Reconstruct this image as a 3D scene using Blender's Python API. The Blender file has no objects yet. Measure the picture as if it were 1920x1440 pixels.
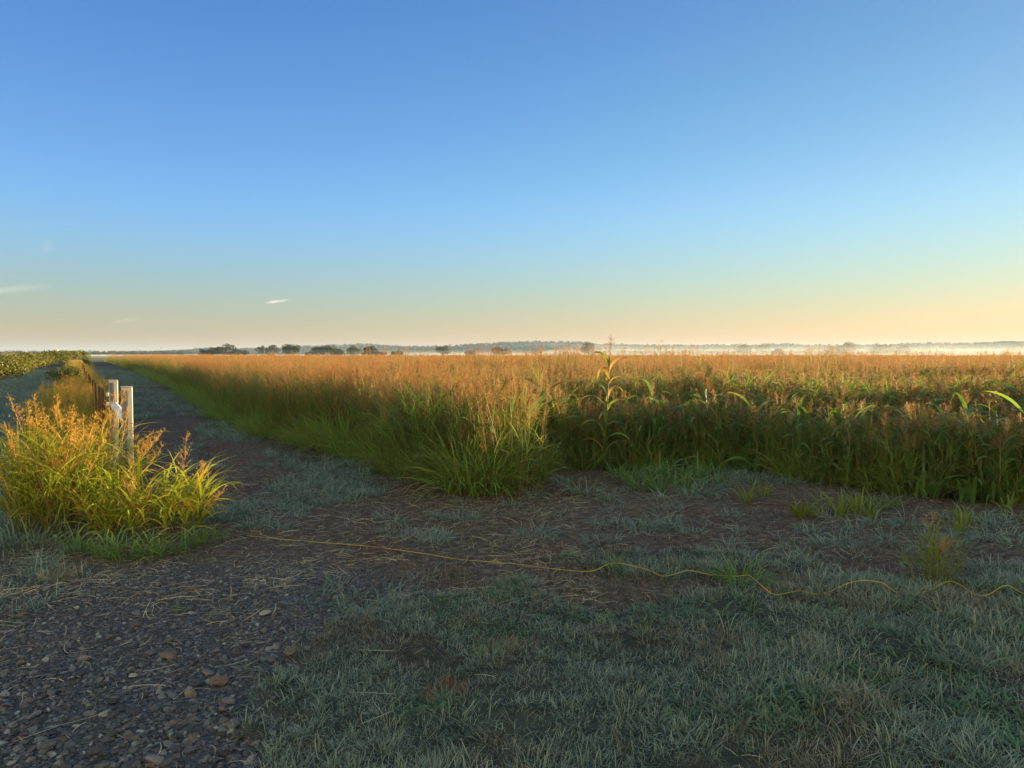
import bpy, math, random
import numpy as np
from mathutils import Vector, Matrix, Euler

R = math.radians
rng = np.random.default_rng(7)
random.seed(7)
scene = bpy.context.scene
col = scene.collection

# ------------------------------------------------------------------ camera
EYE, FPX, HOR = 1.6, 1443.0, 665.0            # eye height, focal length and horizon row of the 1920 px photo
PITCH = math.atan((720 - HOR) / FPX)
cam_data = bpy.data.cameras.new('camera')
cam_data.sensor_width = 36.0
cam_data.lens = 36.0 * FPX / 1920.0
cam_data.clip_start = 0.05
cam_data.clip_end = 20000
cam = bpy.data.objects.new('camera', cam_data)
col.objects.link(cam)
cam.location = (0, 0, EYE)
cam.rotation_euler = (R(90) - PITCH, 0, 0)
scene.camera = cam

# ------------------------------------------------------------------ light and sky
SUN_AZ, SUN_EL = R(64), R(5.2)                # azimuth clockwise from the view direction
world = bpy.data.worlds.new("World")
scene.world = world
world.use_nodes = True
wt = world.node_tree
wt.nodes.clear()
wo = wt.nodes.new('ShaderNodeOutputWorld')
bg = wt.nodes.new('ShaderNodeBackground')
sky = wt.nodes.new('ShaderNodeTexSky')
sky.sky_type = 'NISHITA'
sky.sun_disc = False
sky.sun_elevation = SUN_EL
sky.sun_rotation = SUN_AZ
sky.altitude = 200
sky.air_density = 1.0
sky.dust_density = 0.1
sky.ozone_density = 3.2
bg.inputs['Strength'].default_value = 0.15
# a few thin cirrus wisps low in the sky
tc = wt.nodes.new('ShaderNodeTexCoord')
def wn(t, **k):
    n = wt.nodes.new(t)
    for a, b in k.items():
        setattr(n, a, b)
    return n
def wmath(op, a, b=None):
    n = wn('ShaderNodeMath', operation=op)
    for i, v in enumerate((a, b)):
        if v is None: continue
        if isinstance(v, (int, float)): n.inputs[i].default_value = v
        else: wt.links.new(v, n.inputs[i])
    return n.outputs[0]
REAR_FILL = (7.2, 2.8, .45)  # per-channel boost of the added fill behind the camera
# sky model recoloured per channel, with fill added at the unseen zenith and rear
sp = wn('ShaderNodeSeparateColor'); wt.links.new(sky.outputs[0], sp.inputs[0])
xyz = wn('ShaderNodeSeparateXYZ'); wt.links.new(tc.outputs['Generated'], xyz.inputs[0])
def wrange(v, a, b, c, d):
    n = wn('ShaderNodeMapRange')
    for q, w in enumerate((a, b, c, d)): n.inputs[q + 1].default_value = w
    wt.links.new(v, n.inputs[0]); return n.outputs[0]
zc = wrange(xyz.outputs[2], 0, .42, 0, .42)
hor = wmath('POWER', wrange(xyz.outputs[2], .0, .2, 1, 0), 2.0)
zen = wrange(xyz.outputs[2], .45, .95, 0, 1)  # added fill: sky above the view made redder and less blue
rear_fill = wrange(xyz.outputs[1], .1, -.5, 0, 1)          # added fill: unseen sky behind the camera, brightened to lift the shadows
cb = wn('ShaderNodeCombineColor')
SKYFIT = ((.979, .60, -1.077, -.40), (.652, .765, -1.413, -.80), (.121, 1.56, -1.36, -1.82))
for i, (g, k, sl, ho) in enumerate(SKYFIT):
    zn, ws = (.8, .3, -.25)[i], REAR_FILL[i]
    v = wmath('MULTIPLY', wmath('POWER', sp.outputs[i], g), k)
    v = wmath('MULTIPLY', v, wmath('EXPONENT', wmath('MULTIPLY', zc, sl)))
    v = wmath('MULTIPLY', v, wmath('EXPONENT', wmath('MULTIPLY', hor, ho)))
    v = wmath('MULTIPLY', v, wmath('ADD', wmath('MULTIPLY', zen, zn), 1.0))
    v = wmath('MULTIPLY', v, wmath('ADD', wmath('MULTIPLY', rear_fill, ws), 1.0))
    wt.links.new(v, cb.inputs[i])
last = cb.outputs[0]
for az, el, rx, rz, tilt, amt in ((-17.1, 3.75, .8, .11, 8, .28), (-33.5, 3.95, 2.8, .24, 9, .09), (-26.7, 2.25, 1.0, .12, 12, .07), (-31.0, 6.8, .5, .35, 60, .035)):
    m = wn('ShaderNodeMapping', vector_type='TEXTURE')
    a, e = R(az), R(el)
    m.inputs['Location'].default_value = (math.sin(a) * math.cos(e), math.cos(a) * math.cos(e), math.sin(e))
    m.inputs['Rotation'].default_value = (0, -R(tilt), -a)
    m.inputs['Scale'].default_value = (R(rx), .3, R(rz))
    wt.links.new(tc.outputs['Generated'], m.inputs[0])
    nz = wn('ShaderNodeTexNoise'); nz.inputs['Scale'].default_value = 60; nz.inputs['Detail'].default_value = 4
    mp2 = wn('ShaderNodeMapping'); mp2.inputs['Scale'].default_value = (1, 1, 3.0)
    wt.links.new(tc.outputs['Generated'], mp2.inputs[0]); wt.links.new(mp2.outputs[0], nz.inputs[0])
    ln = wn('ShaderNodeVectorMath', operation='LENGTH'); wt.links.new(m.outputs[0], ln.inputs[0])
    d = wmath('SUBTRACT', 1.15, ln.outputs['Value'])
    d = wmath('ADD', d, wmath('MULTIPLY', wmath('SUBTRACT', nz.outputs[0], .55), 2.0))
    n = wn('ShaderNodeClamp'); wt.links.new(d, n.inputs[0])
    f = wmath('MULTIPLY', n.outputs[0], amt)
    mx = wn('ShaderNodeMix', data_type='RGBA'); mx.inputs[7].default_value = (3.3, 2.9, 2.5, 1)
    wt.links.new(f, mx.inputs[0]); wt.links.new(last, mx.inputs[6])
    last = mx.outputs[2]
wt.links.new(last, bg.inputs['Color'])
wt.links.new(bg.outputs[0], wo.inputs[0])

sun_data = bpy.data.lights.new('sun', 'SUN')
sun_data.energy = 5.0
sun_data.angle = R(0.5)
sun_data.color = (1.0, 0.77, 0.38)
sun = bpy.data.objects.new('sun', sun_data)
col.objects.link(sun)
sd = Vector((math.sin(SUN_AZ) * math.cos(SUN_EL), math.cos(SUN_AZ) * math.cos(SUN_EL), math.sin(SUN_EL)))
sun.rotation_euler = sd.to_track_quat('Z', 'Y').to_euler()
sun.location = (30, 20, 20)

vs = scene.view_settings
vs.view_transform = 'Standard'; vs.look = 'None'; vs.gamma = 1.0; vs.use_curve_mapping = False
vs.exposure = 2.15
cy = scene.cycles
cy.max_bounces = 8; cy.diffuse_bounces = 3; cy.glossy_bounces = 2; cy.transmission_bounces = 4
cy.transparent_max_bounces = 8; cy.volume_bounces = 0
cy.caustics_reflective = False; cy.caustics_refractive = False

# ------------------------------------------------------------------ helpers
def spot(u, v):
    """photo pixel -> point of the flat ground"""
    a = (u - 960) / FPX; b = (720 - v) / FPX
    c, s = math.cos(PITCH), math.sin(PITCH)
    dy, dz = c + b * s, b * c - s
    t = EYE / -dz
    return a * t, dy * t

def _hash(ix, iy, seed):
    n = (ix * 374761393 + iy * 668265263 + seed * 1442695041).astype(np.int64) & 0x7fffffff
    n = ((n ^ (n >> 13)) * 1274126177) & 0x7fffffff
    n = n ^ (n >> 16)
    return (n & 0xffff) / 65535.0

def vnoise(x, y, seed=0):
    x = np.asarray(x, float); y = np.asarray(y, float)
    ix = np.floor(x).astype(np.int64); iy = np.floor(y).astype(np.int64)
    fx = x - ix; fy = y - iy
    fx = fx * fx * (3 - 2 * fx); fy = fy * fy * (3 - 2 * fy)
    a = _hash(ix, iy, seed); b = _hash(ix + 1, iy, seed); c = _hash(ix, iy + 1, seed); d = _hash(ix + 1, iy + 1, seed)
    return (a * (1 - fx) + b * fx) * (1 - fy) + (c * (1 - fx) + d * fx) * fy

def fbm(x, y, seed=0, o=3):
    s = 0; a = .5; t = 0
    for k in range(o):
        s = s + a * vnoise(np.asarray(x) * 2 ** k, np.asarray(y) * 2 ** k, seed + k); t += a; a *= .5
    return s / t

def sstep(a, b, x):
    t = np.clip((x - a) / (b - a), 0, 1)
    return t * t * (3 - 2 * t)

# the plan of the place ------------------------------------------------
def fence_x(y): return .43 - .56 * np.asarray(y, float)
def track_edge(y):                                  # field's edge along the track
    y = np.asarray(y, float)
    b = np.interp(y, [8.6, 10, 12, 13.9, 15.1, 18.2, 24, 32.5, 56, 400], [-.15, -1.1, -2.3, -3.5, -4.6, -6.5, -9.5, -13.8, -26.2, -217.4])
    return b + .35 * (vnoise(y * .5, y * 0, 31) - .5) + .25 * (vnoise(y * 1.7, y * 0, 32) - .5)
NX = np.array([-.5, 0, .35, 1.4, 2.5, 3.2, 4.1, 4.9, 7, 11, 18, 30, 60])
NY = np.array([8.7, 9.4, 10.6, 10.75, 10.6, 10.3, 9.2, 8.35, 7.6, 5.6, 2.2, -4, -20])
def near_edge(x):
    x = np.asarray(x, float)
    return np.interp(x, NX, NY) + .3 * (vnoise(x * 1.3, x * 0, 17) - .5)
FIELD_END = 185.0
def in_field(x, y, pad=0.0):
    return (x > track_edge(y) + pad) & (y > near_edge(x) + pad) & (y < FIELD_END + .2 * np.asarray(x)) 

LX = np.array([-4.0, -1.02, -.93, -1.02, -1.15, -1.33, -1.1, -.85, -.4, .1, .8, 1.6, 2.6, 3.6, 6, 40])
lawn_pts = [(480, 1440), (440, 1385), (500, 1290), (530, 1205), (640, 1165), (745, 1135), (840, 1122), (930, 1108), (1020, 1100),
            (1120, 1140), (1260, 1120), (1400, 1100), (1560, 1085), (1700, 1090), (1920, 1080), (2200, 1080), (2700, 1150)]
LP = np.array([spot(u, v) for u, v in lawn_pts])
# lawn edge as y(x): everything closer than this curve is lawn, everything left of it is gravel
def lawn_w(x, y):
    """0..1 how much of a lawn the ground is"""
    x = np.asarray(x, float); y = np.asarray(y, float)
    w = .5 * (fbm(x * 2.2, y * 2.2, 3) - .5) + .22 * (vnoise(x * 9, y * 9, 8) - .5)
    xs = LP[3:, 0]; ys = LP[3:, 1]
    far = np.interp(x, xs, ys)
    left = np.interp(y, LP[:4, 1], LP[:4, 0])
    d = np.minimum((far - y) * .9, x - left)
    d = np.maximum(d, .45 * (1 - ((x - 1.35) / 1.05) ** 2 - ((y - 5.82) / .40) ** 2))
    return sstep(-.12, .2, d + w)
def gravel_w(x, y):
    x = np.asarray(x, float); y = np.asarray(y, float)
    w = .6 * (fbm(x * 1.6, y * 1.6, 13) - .5) + .2 * (vnoise(x * 8, y * 8, 18) - .5)
    far = np.interp(x, [-6, -4, -2.7, -1.8, -1.0, -.4, 0, 8], [5.5, 5.55, 5.6, 5.75, 5.5, 5.0, 4.4, 4.0])
    d = np.minimum(far - y, (.1 - x) * .8)
    return sstep(-.35, .35, d + w) * (1 - lawn_w(x, y))
def strip_w(x, y):
    """the mown strip left of the fence"""
    x = np.asarray(x, float); y = np.asarray(y, float)
    l = -4.9 - .56 * y; r = fence_x(y) - .7
    return sstep(-.4, .4, np.minimum(x - l, r - x)) * sstep(5.8, 7.5, y)
def track_grass(x, y):
    """patchy low grass on the dirt"""
    x = np.asarray(x, float); y = np.asarray(y, float)
    n = fbm(x * .9 + 3, y * .6, 41, 3)
    mid = np.exp(-((x - (fence_x(y) + 2.4)) / .55) ** 2) * .10
    side = np.exp(-((x - (fence_x(y) + 1.0)) / .5) ** 2) * .10
    edge = np.exp(-((x - (track_edge(y) - .25)) / .4) ** 2) * .08
    far = .15 * sstep(12, 26, y)
    return sstep(.60, .72, n + mid + side + edge + far - .05 * (1 - sstep(6.6, 8.0, y)) - .11 * (1 - sstep(8.0, 10.0, y)) * sstep(-2.9, -2.2, x))
def height(x, y):
    x = np.asarray(x, float); y = np.asarray(y, float)
    r = np.hypot(x, y); f = 1 - sstep(25, 70, r)
    h = .05 * (fbm(x * .5, y * .5, 51, 3) - .5) + .03 * (vnoise(x * 2.7, y * 2.7, 55) - .5)
    h = h + .014 * (vnoise(x * 9, y * 9, 57) - .5) + .007 * (vnoise(x * 23, y * 23, 58) - .5)
    h = h + .04 * lawn_w(x, y) * (.4 + vnoise(x * 3.3, y * 3.3, 59))
    u = x - fence_x(y)
    rut = np.exp(-((u - 1.75) / .3) ** 2) + np.exp(-((u - 3.1) / .35) ** 2)
    h = h - .045 * rut * sstep(7, 9, y)
    return h * f
def hz(x, y): return float(height(x, y))

# meshes ---------------------------------------------------------------
class MB:
    """collects geometry, then links it as one mesh object"""
    def __init__(s):
        s.v, s.f, s.m, s.t, s.r, s.n = [], [], [], [], [], 0
    def add(s, v, f, m=0, t=None, r=None):
        v = np.asarray(v, float).reshape(-1, 3)
        s.v.append(v)
        for q in f: s.f.append(tuple(int(i) + s.n for i in q))
        s.m += [m] * len(f)
        s.t.append(np.zeros(len(v)) if t is None else np.asarray(t, float))
        s.r.append(np.full(len(v), rng.random()) if r is None else np.asarray(r, float))
        s.n += len(v)
    def mesh(s, name, mats, smooth=True):
        me = bpy.data.meshes.new(name)
        v = np.concatenate(s.v) if s.v else np.zeros((0, 3))
        me.from_pydata(v.tolist(), [], s.f)
        for m in mats: me.materials.append(m)
        me.polygons.foreach_set('material_index', s.m)
        if smooth: me.polygons.foreach_set('use_smooth', [True] * len(s.f))
        a = me.attributes.new('along', 'FLOAT', 'POINT'); a.data.foreach_set('value', np.concatenate(s.t).astype(np.float32))
        a = me.attributes.new('each', 'FLOAT', 'POINT'); a.data.foreach_set('value', np.concatenate(s.r).astype(np.float32))
        me.update()
        return me
    def build(s, name, mats, parent=None, smooth=True):
        if not isinstance(mats, (list, tuple)): mats = [mats]
        return link(name, s.mesh(name, mats, smooth), parent)

def link(name, me, parent=None):
    o = bpy.data.objects.new(name, me)
    col.objects.link(o)
    if parent is not None: o.parent = parent
    return o
def tag(o, label=None, cat=None, group=None, kind=None):
    if label: o['label'] = label
    if cat: o['category'] = cat
    if group: o['group'] = group
    if kind: o['kind'] = kind
    return o
def empty(name, loc=(0, 0, 0), rz=0.0, sc=1.0):
    o = bpy.data.objects.new(name, None)
    o.empty_display_size = .1
    col.objects.link(o)
    o.location = loc; o.rotation_euler = (0, 0, rz); o.scale = (sc,) * 3
    return o
def copy_tree(o, parent=None):
    c = o.copy(); col.objects.link(c)
    c.parent = parent
    for ch in list(o.children): copy_tree(ch, c)
    return c

def blades(mb, base, az, lean, L, W, droop, K=4, m=0, prof=None, power=1.4, fold=0.0, az_turn=0.0):
    """leaf or grass blades, all at once: strips that bend over as they rise"""
    base = np.asarray(base, float).reshape(-1, 3); N = len(base)
    b = lambda q: np.broadcast_to(np.asarray(q, float), (N,)).copy()
    az, lean, L, W, droop = map(b, (az, lean, L, W, droop))
    if prof is None: prof = [.55, 1, .9, .6, .06]
    tp = np.linspace(0, 1, K + 1)
    pr = np.interp(tp, np.linspace(0, 1, len(prof)), prof)
    p = base.copy(); P = [p.copy()]
    for k in range(K):
        tm = (k + .5) / K
        th = lean + droop * tm ** power
        a = az + az_turn * tm
        st = (L / K)[:, None] * np.stack([np.sin(th) * np.cos(a), np.sin(th) * np.sin(a), np.cos(th)], 1)
        p = p + st; P.append(p.copy())
    tw = rng.normal(0, .35, N)
    side = np.stack([-np.sin(az) * np.cos(tw), np.cos(az) * np.cos(tw), np.sin(tw)], 1)
    cols = 3 if fold else 2
    V = np.zeros((N, K + 1, cols, 3))
    for k in range(K + 1):
        w = (W * pr[k] * .5)[:, None]
        V[:, k, 0] = P[k] - side * w; V[:, k, -1] = P[k] + side * w
        if fold: V[:, k, 1] = P[k] - np.array([0, 0, 1.0]) * w * fold; 
    idx = np.arange(N * (K + 1) * cols).reshape(N, K + 1, cols)
    F = []
    for c in range(cols - 1):
        F.append(np.stack([idx[:, :-1, c], idx[:, :-1, c + 1], idx[:, 1:, c + 1], idx[:, 1:, c]], -1).reshape(-1, 4))
    F = np.concatenate(F)
    t = np.broadcast_to(tp[None, :, None], (N, K + 1, cols)).reshape(-1)
    r = np.repeat(rng.random(N), (K + 1) * cols)
    mb.add(V.reshape(-1, 3), F.tolist(), m, t, r)
    return P[-1]

def tube(mb, pts, rad, n=5, m=0, cap=True, tv=0.0, ev=None):
    pts = [Vector(p) for p in pts]
    if isinstance(rad, (int, float)): rad = [rad] * len(pts)
    V = []
    up = Vector((0, 0, 1))
    prev = None
    for i, p in enumerate(pts):
        d = (pts[min(i + 1, len(pts) - 1)] - pts[max(i - 1, 0)])
        d = d.normalized() if d.length > 1e-9 else Vector((0, 0, 1))
        a = d.cross(up) if prev is None else prev - d * prev.dot(d)
        if a.length < 1e-4: a = d.cross(Vector((1, 0, 0)))
        a.normalize(); b = d.cross(a); prev = a
        for k in range(n):
            q = 2 * math.pi * k / n
            V.append(p + (a * math.cos(q) + b * math.sin(q)) * rad[i])
    F = []
    for i in range(len(pts) - 1):
        for k in range(n):
            F.append((i * n + k, i * n + (k + 1) % n, (i + 1) * n + (k + 1) % n, (i + 1) * n + k))
    if cap:
        F.append(tuple(range(n))[::-1]); F.append(tuple((len(pts) - 1) * n + k for k in range(n)))
    mb.add([tuple(v) for v in V], F, m, np.full(len(V), tv), None if ev is None else np.full(len(V), ev))

def box(mb, c, s, m=0, rz=0.0):
    x, y, z = s[0] / 2, s[1] / 2, s[2] / 2
    V = np.array([(-x, -y, -z), (x, -y, -z), (x, y, -z), (-x, y, -z), (-x, -y, z), (x, -y, z), (x, y, z), (-x, y, z)])
    if rz:
        cc, ss = math.cos(rz), math.sin(rz)
        V = np.stack([V[:, 0] * cc - V[:, 1] * ss, V[:, 0] * ss + V[:, 1] * cc, V[:, 2]], 1)
    mb.add(V + np.array(c), [(3, 2, 1, 0), (4, 5, 6, 7), (0, 1, 5, 4), (1, 2, 6, 5), (2, 3, 7, 6), (3, 0, 4, 7)], m)

def quads(mb, c, nrm_jit, size, m=0, aspect=.6, normal=None, long_dir=None):
    """many small leaf-sized faces with random orientation"""
    c = np.asarray(c, float).reshape(-1, 3); N = len(c)
    size = np.broadcast_to(np.asarray(size, float), (N,))
    a = rng.normal(0, 1, (N, 3)) * nrm_jit
    if long_dir is not None: a = a + long_dir
    a /= np.linalg.norm(a, axis=1)[:, None] + 1e-9
    b = np.cross(a, rng.normal(0, 1, (N, 3))); b /= np.linalg.norm(b, axis=1)[:, None] + 1e-9
    h = size[:, None] * .5
    V = np.stack([c - a * h, c + b * h * aspect, c + a * h, c - b * h * aspect], 1)
    F = np.arange(N * 4).reshape(N, 4)
    mb.add(V.reshape(-1, 3), F.tolist(), m, np.full(N * 4, .5), np.repeat(rng.random(N), 4))

# materials --------------------------------------------------------------
def new_mat(name):
    m = bpy.data.materials.new(name); m.use_nodes = True
    nt = m.node_tree; nt.nodes.clear()
    out = nt.nodes.new('ShaderNodeOutputMaterial')
    p = nt.nodes.new('ShaderNodeBsdfPrincipled')
    nt.links.new(p.outputs[0], out.inputs[0])
    return m, nt, p, out
def ramp(nt, src, stops):
    n = nt.nodes.new('ShaderNodeValToRGB')
    e = n.color_ramp.elements
    while len(e) < len(stops): e.new(.5)
    for k, (p, c) in enumerate(stops):
        e[k].position = p; e[k].color = (*c, 1)
    nt.links.new(src, n.inputs[0])
    return n.outputs[0]
def nmath(nt, op, a, b=None):
    n = nt.nodes.new('ShaderNodeMath'); n.operation = op
    for i, v in enumerate((a, b)):
        if v is None: continue
        if isinstance(v, (int, float)): n.inputs[i].default_value = v
        else: nt.links.new(v, n.inputs[i])
    return n.outputs[0]
def nmix(nt, f, a, b, blend='MIX'):
    n = nt.nodes.new('ShaderNodeMix'); n.data_type = 'RGBA'; n.blend_type = blend
    for i, v in ((0, f), (6, a), (7, b)):
        if isinstance(v, (int, float)): n.inputs[i].default_value = v
        elif isinstance(v, tuple): n.inputs[i].default_value = (*v, 1)
        else: nt.links.new(v, n.inputs[i])
    return n.outputs[2]
def noise(nt, scale, detail=3, vec=None, rough=.55):
    n = nt.nodes.new('ShaderNodeTexNoise'); n.inputs['Scale'].default_value = scale; n.inputs['Detail'].default_value = detail
    n.inputs['Roughness'].default_value = rough
    if vec is None:
        g = nt.nodes.new('ShaderNodeNewGeometry'); vec = g.outputs['Position']
    nt.links.new(vec, n.inputs['Vector'])
    return n.outputs[0]
def attr(nt, name):
    n = nt.nodes.new('ShaderNodeAttribute'); n.attribute_name = name
    return n.outputs['Fac']

def leaf_mat(name, lo, hi, tip, trans=.35, patch=None, patch_scale=.8, rough=.55, spec=.25, trans_col=None, dry=None, dry_amt=.0):
    """foliage: colour varies blade by blade, clump by clump and towards the tip"""
    m, nt, p, out = new_mat(name)
    oi = nt.nodes.new('ShaderNodeObjectInfo')
    rnd = nmath(nt, 'ADD', nmath(nt, 'MULTIPLY', attr(nt, 'each'), .6), nmath(nt, 'MULTIPLY', oi.outputs['Random'], .4))
    c = ramp(nt, rnd, [(0.1, lo), (.9, hi)])
    if patch:
        f = nmath(nt, 'MULTIPLY', nmath(nt, 'SUBTRACT', noise(nt, patch_scale, 3), .42), 4.0)
        f = nt_clamp(nt, f)
        c = nmix(nt, f, c, patch)
    tt = nmath(nt, 'POWER', attr(nt, 'along'), 2.0)
    c = nmix(nt, nmath(nt, 'MULTIPLY', tt, .75), c, tip)
    if dry:
        f = nmath(nt, 'GREATER_THAN', attr(nt, 'each'), 1 - dry_amt)
        c = nmix(nt, f, c, dry)
    nt.links.new(c, p.inputs['Base Color'])
    p.inputs['Roughness'].default_value = rough
    p.inputs['Specular IOR Level'].default_value = spec
    tr = nt.nodes.new('ShaderNodeBsdfTranslucent')
    tcn = nmix(nt, 1.0, c, trans_col or (1.5, 1.35, .7), 'MULTIPLY')
    nt.links.new(tcn, tr.inputs[0])
    mx = nt.nodes.new('ShaderNodeMixShader'); mx.inputs[0].default_value = trans
    nt.links.new(p.outputs[0], mx.inputs[1]); nt.links.new(tr.outputs[0], mx.inputs[2])
    nt.links.new(mx.outputs[0], out.inputs[0])
    return m
def nt_clamp(nt, f):
    n = nt.nodes.new('ShaderNodeClamp'); nt.links.new(f, n.inputs[0]); return n.outputs[0]
def solid_mat(name, lo, hi, scale=20, rough=.7, spec=.3, metal=0.0, bump=.0, use_each=False, stretch=None):
    m, nt, p, out = new_mat(name)
    if stretch:
        tcx = nt.nodes.new('ShaderNodeTexCoord'); mp = nt.nodes.new('ShaderNodeMapping')
        mp.inputs['Scale'].default_value = stretch
        nt.links.new(tcx.outputs['Object'], mp.inputs[0]); vec = mp.outputs[0]
    else:
        tcx = nt.nodes.new('ShaderNodeTexCoord'); vec = tcx.outputs['Object']
    n = noise(nt, scale, 5, vec)
    f = n
    if use_each:
        oi = nt.nodes.new('ShaderNodeObjectInfo')
        f = nmath(nt, 'ADD', nmath(nt, 'MULTIPLY', n, .4), nmath(nt, 'MULTIPLY', oi.outputs['Random'], .6))
    nt.links.new(ramp(nt, f, [(.3, lo), (.7, hi)]), p.inputs['Base Color'])
    p.inputs['Roughness'].default_value = rough; p.inputs['Specular IOR Level'].default_value = spec
    p.inputs['Metallic'].default_value = metal
    if bump:
        b = nt.nodes.new('ShaderNodeBump'); b.inputs['Strength'].default_value = bump; b.inputs['Distance'].default_value = .01
        nt.links.new(n, b.inputs['Height']); nt.links.new(b.outputs[0], p.inputs['Normal'])
    return m

M = {}
M['field_leaf'] = leaf_mat('field_leaf', (.08, .165, .036), (.19, .28, .07), (.19, .2, .05), .5, patch=(.13, .18, .03), patch_scale=.5, dry=(.22, .15, .05), dry_amt=.10)
M['edge_leaf'] = leaf_mat('edge_leaf', (.10, .20, .05), (.24, .34, .085), (.32, .37, .11), .5, dry=(.28, .2, .07), dry_amt=.1)
M['field_head'] = leaf_mat('field_head', (.17, .065, .03), (.44, .23, .085), (.46, .27, .11), .35, patch=(.30, .20, .075), patch_scale=.35, trans_col=(1.2, 1.0, .8))
M['brown_head'] = leaf_mat('brown_head', (.10, .035, .02), (.22, .08, .035), (.26, .11, .05), .15, trans_col=(1.2, 1.0, .8))
M['pale_head'] = leaf_mat('pale_head', (.26, .18, .06), (.38, .26, .10), (.42, .30, .12), .3, trans_col=(1.2, 1.0, .8))
M['stem'] = leaf_mat('stem', (.10, .11, .03), (.18, .16, .05), (.22, .18, .07), .15)
M['sorghum_leaf'] = leaf_mat('sorghum_leaf', (.055, .135, .04), (.12, .215, .07), (.16, .21, .05), .45, rough=.4, spec=.4, dry=(.20, .13, .05), dry_amt=.12)
M['bright_leaf'] = leaf_mat('bright_leaf', (.10, .16, .02), (.20, .23, .03), (.26, .24, .05), .45, rough=.42, spec=.4)
M['tall_leaf'] = leaf_mat('tall_leaf', (.11, .18, .025), (.24, .29, .04), (.30, .29, .06), .45, dry=(.30, .2, .08), dry_amt=.25, rough=.42, spec=.4)
M['gold_leaf'] = leaf_mat('gold_leaf', (.15, .22, .02), (.38, .42, .035), (.46, .42, .055), .45, dry=(.42, .20, .05), dry_amt=.12)
M['gold_head'] = leaf_mat('gold_head', (.42, .22, .045), (.58, .36, .07), (.60, .38, .09), .4, trans_col=(1.2, 1.0, .7))
M['dew_leaf'] = leaf_mat('dew_leaf', (.09, .145, .10), (.20, .26, .20), (.30, .34, .28), .25, rough=.6, spec=.5, trans_col=(1.1, 1.2, .9))
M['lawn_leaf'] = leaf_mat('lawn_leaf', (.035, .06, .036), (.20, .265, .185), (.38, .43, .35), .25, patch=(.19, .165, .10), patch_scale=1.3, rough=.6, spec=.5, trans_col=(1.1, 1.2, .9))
M['thatch'] = leaf_mat('thatch', (.10, .082, .055), (.22, .18, .125), (.30, .26, .19), .15)
M['clover_leaf'] = leaf_mat('clover_leaf', (.05, .10, .05), (.11, .19, .10), (.2, .28, .18), .25)
M['stubble'] = leaf_mat('stubble', (.085, .062, .045), (.20, .15, .11), (.28, .22, .16), .1)
M['fresh_leaf'] = leaf_mat('fresh_leaf', (.06, .135, .032), (.13, .225, .06), (.22, .30, .12), .35)
M['dead_leaf'] = leaf_mat('dead_leaf', (.12, .04, .018), (.22, .085, .035), (.26, .12, .05), .2)
M['dry_leaf'] = leaf_mat('dry_leaf', (.24, .14, .07), (.42, .28, .15), (.45, .32, .19), .2)
M['bush_leaf'] = leaf_mat('bush_leaf', (.06, .072, .013), (.15, .145, .028), (.18, .165, .035), .35)
M['dark_bush_leaf'] = leaf_mat('dark_bush_leaf', (.03, .055, .014), (.07, .09, .022), (.09, .1, .03), .3)
M['tree_leaf'] = leaf_mat('tree_leaf', (.022, .034, .015), (.055, .064, .025), (.06, .07, .03), .25)
M['wood_leaf'] = leaf_mat('wood_leaf', (.03, .04, .02), (.075, .078, .035), (.08, .08, .04), .2)
M['bark'] = solid_mat('bark', (.05, .04, .03), (.12, .09, .07), 6, .9)
M['straw'] = leaf_mat('straw', (.30, .21, .12), (.62, .47, .29), (.6, .47, .3), .1)
M['post_paint'] = solid_mat('post_paint', (.34, .30, .25), (.50, .44, .37), 9, .55, .4, bump=.15, stretch=(6, 6, .6))
M['post_grey'] = solid_mat('post_grey', (.06, .065, .085), (.11, .12, .145), 9, .6, .4, bump=.1, stretch=(6, 6, .6))
M['white_pipe'] = solid_mat('white_pipe', (.55, .57, .6), (.72, .73, .75), 6, .4, .5)
M['rust'] = solid_mat('rust', (.06, .028, .018), (.15, .065, .035), 14, .85)
M['wire'] = solid_mat('wire', (.07, .06, .055), (.16, .14, .12), 30, .6, .5, .6)
M['white_plastic'] = solid_mat('white_plastic', (.55, .55, .55), (.7, .7, .7), 8, .5)
M['cord_yellow'] = solid_mat('cord_yellow', (.27, .185, .02), (.46, .33, .03), 5, .5, .4)
M['bark_pole'] = solid_mat('bark_pole', (.16, .13, .11), (.26, .23, .2), 5, .9)
M['barn_wall'] = solid_mat('barn_wall', (.55, .5, .46), (.68, .63, .58), 2, .7)
M['barn_roof'] = solid_mat('barn_roof', (.3, .26, .25), (.4, .36, .34), 2, .6)
M['dark_opening'] = solid_mat('dark_opening', (.03, .03, .03), (.05, .05, .05), 2, .8)
M['pale_leaf'] = solid_mat('pale_leaf', (.3, .27, .23), (.42, .39, .34), 8, .6)
M['bird'] = solid_mat('bird', (.015, .015, .018), (.03, .03, .03), 5, .8)

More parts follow.
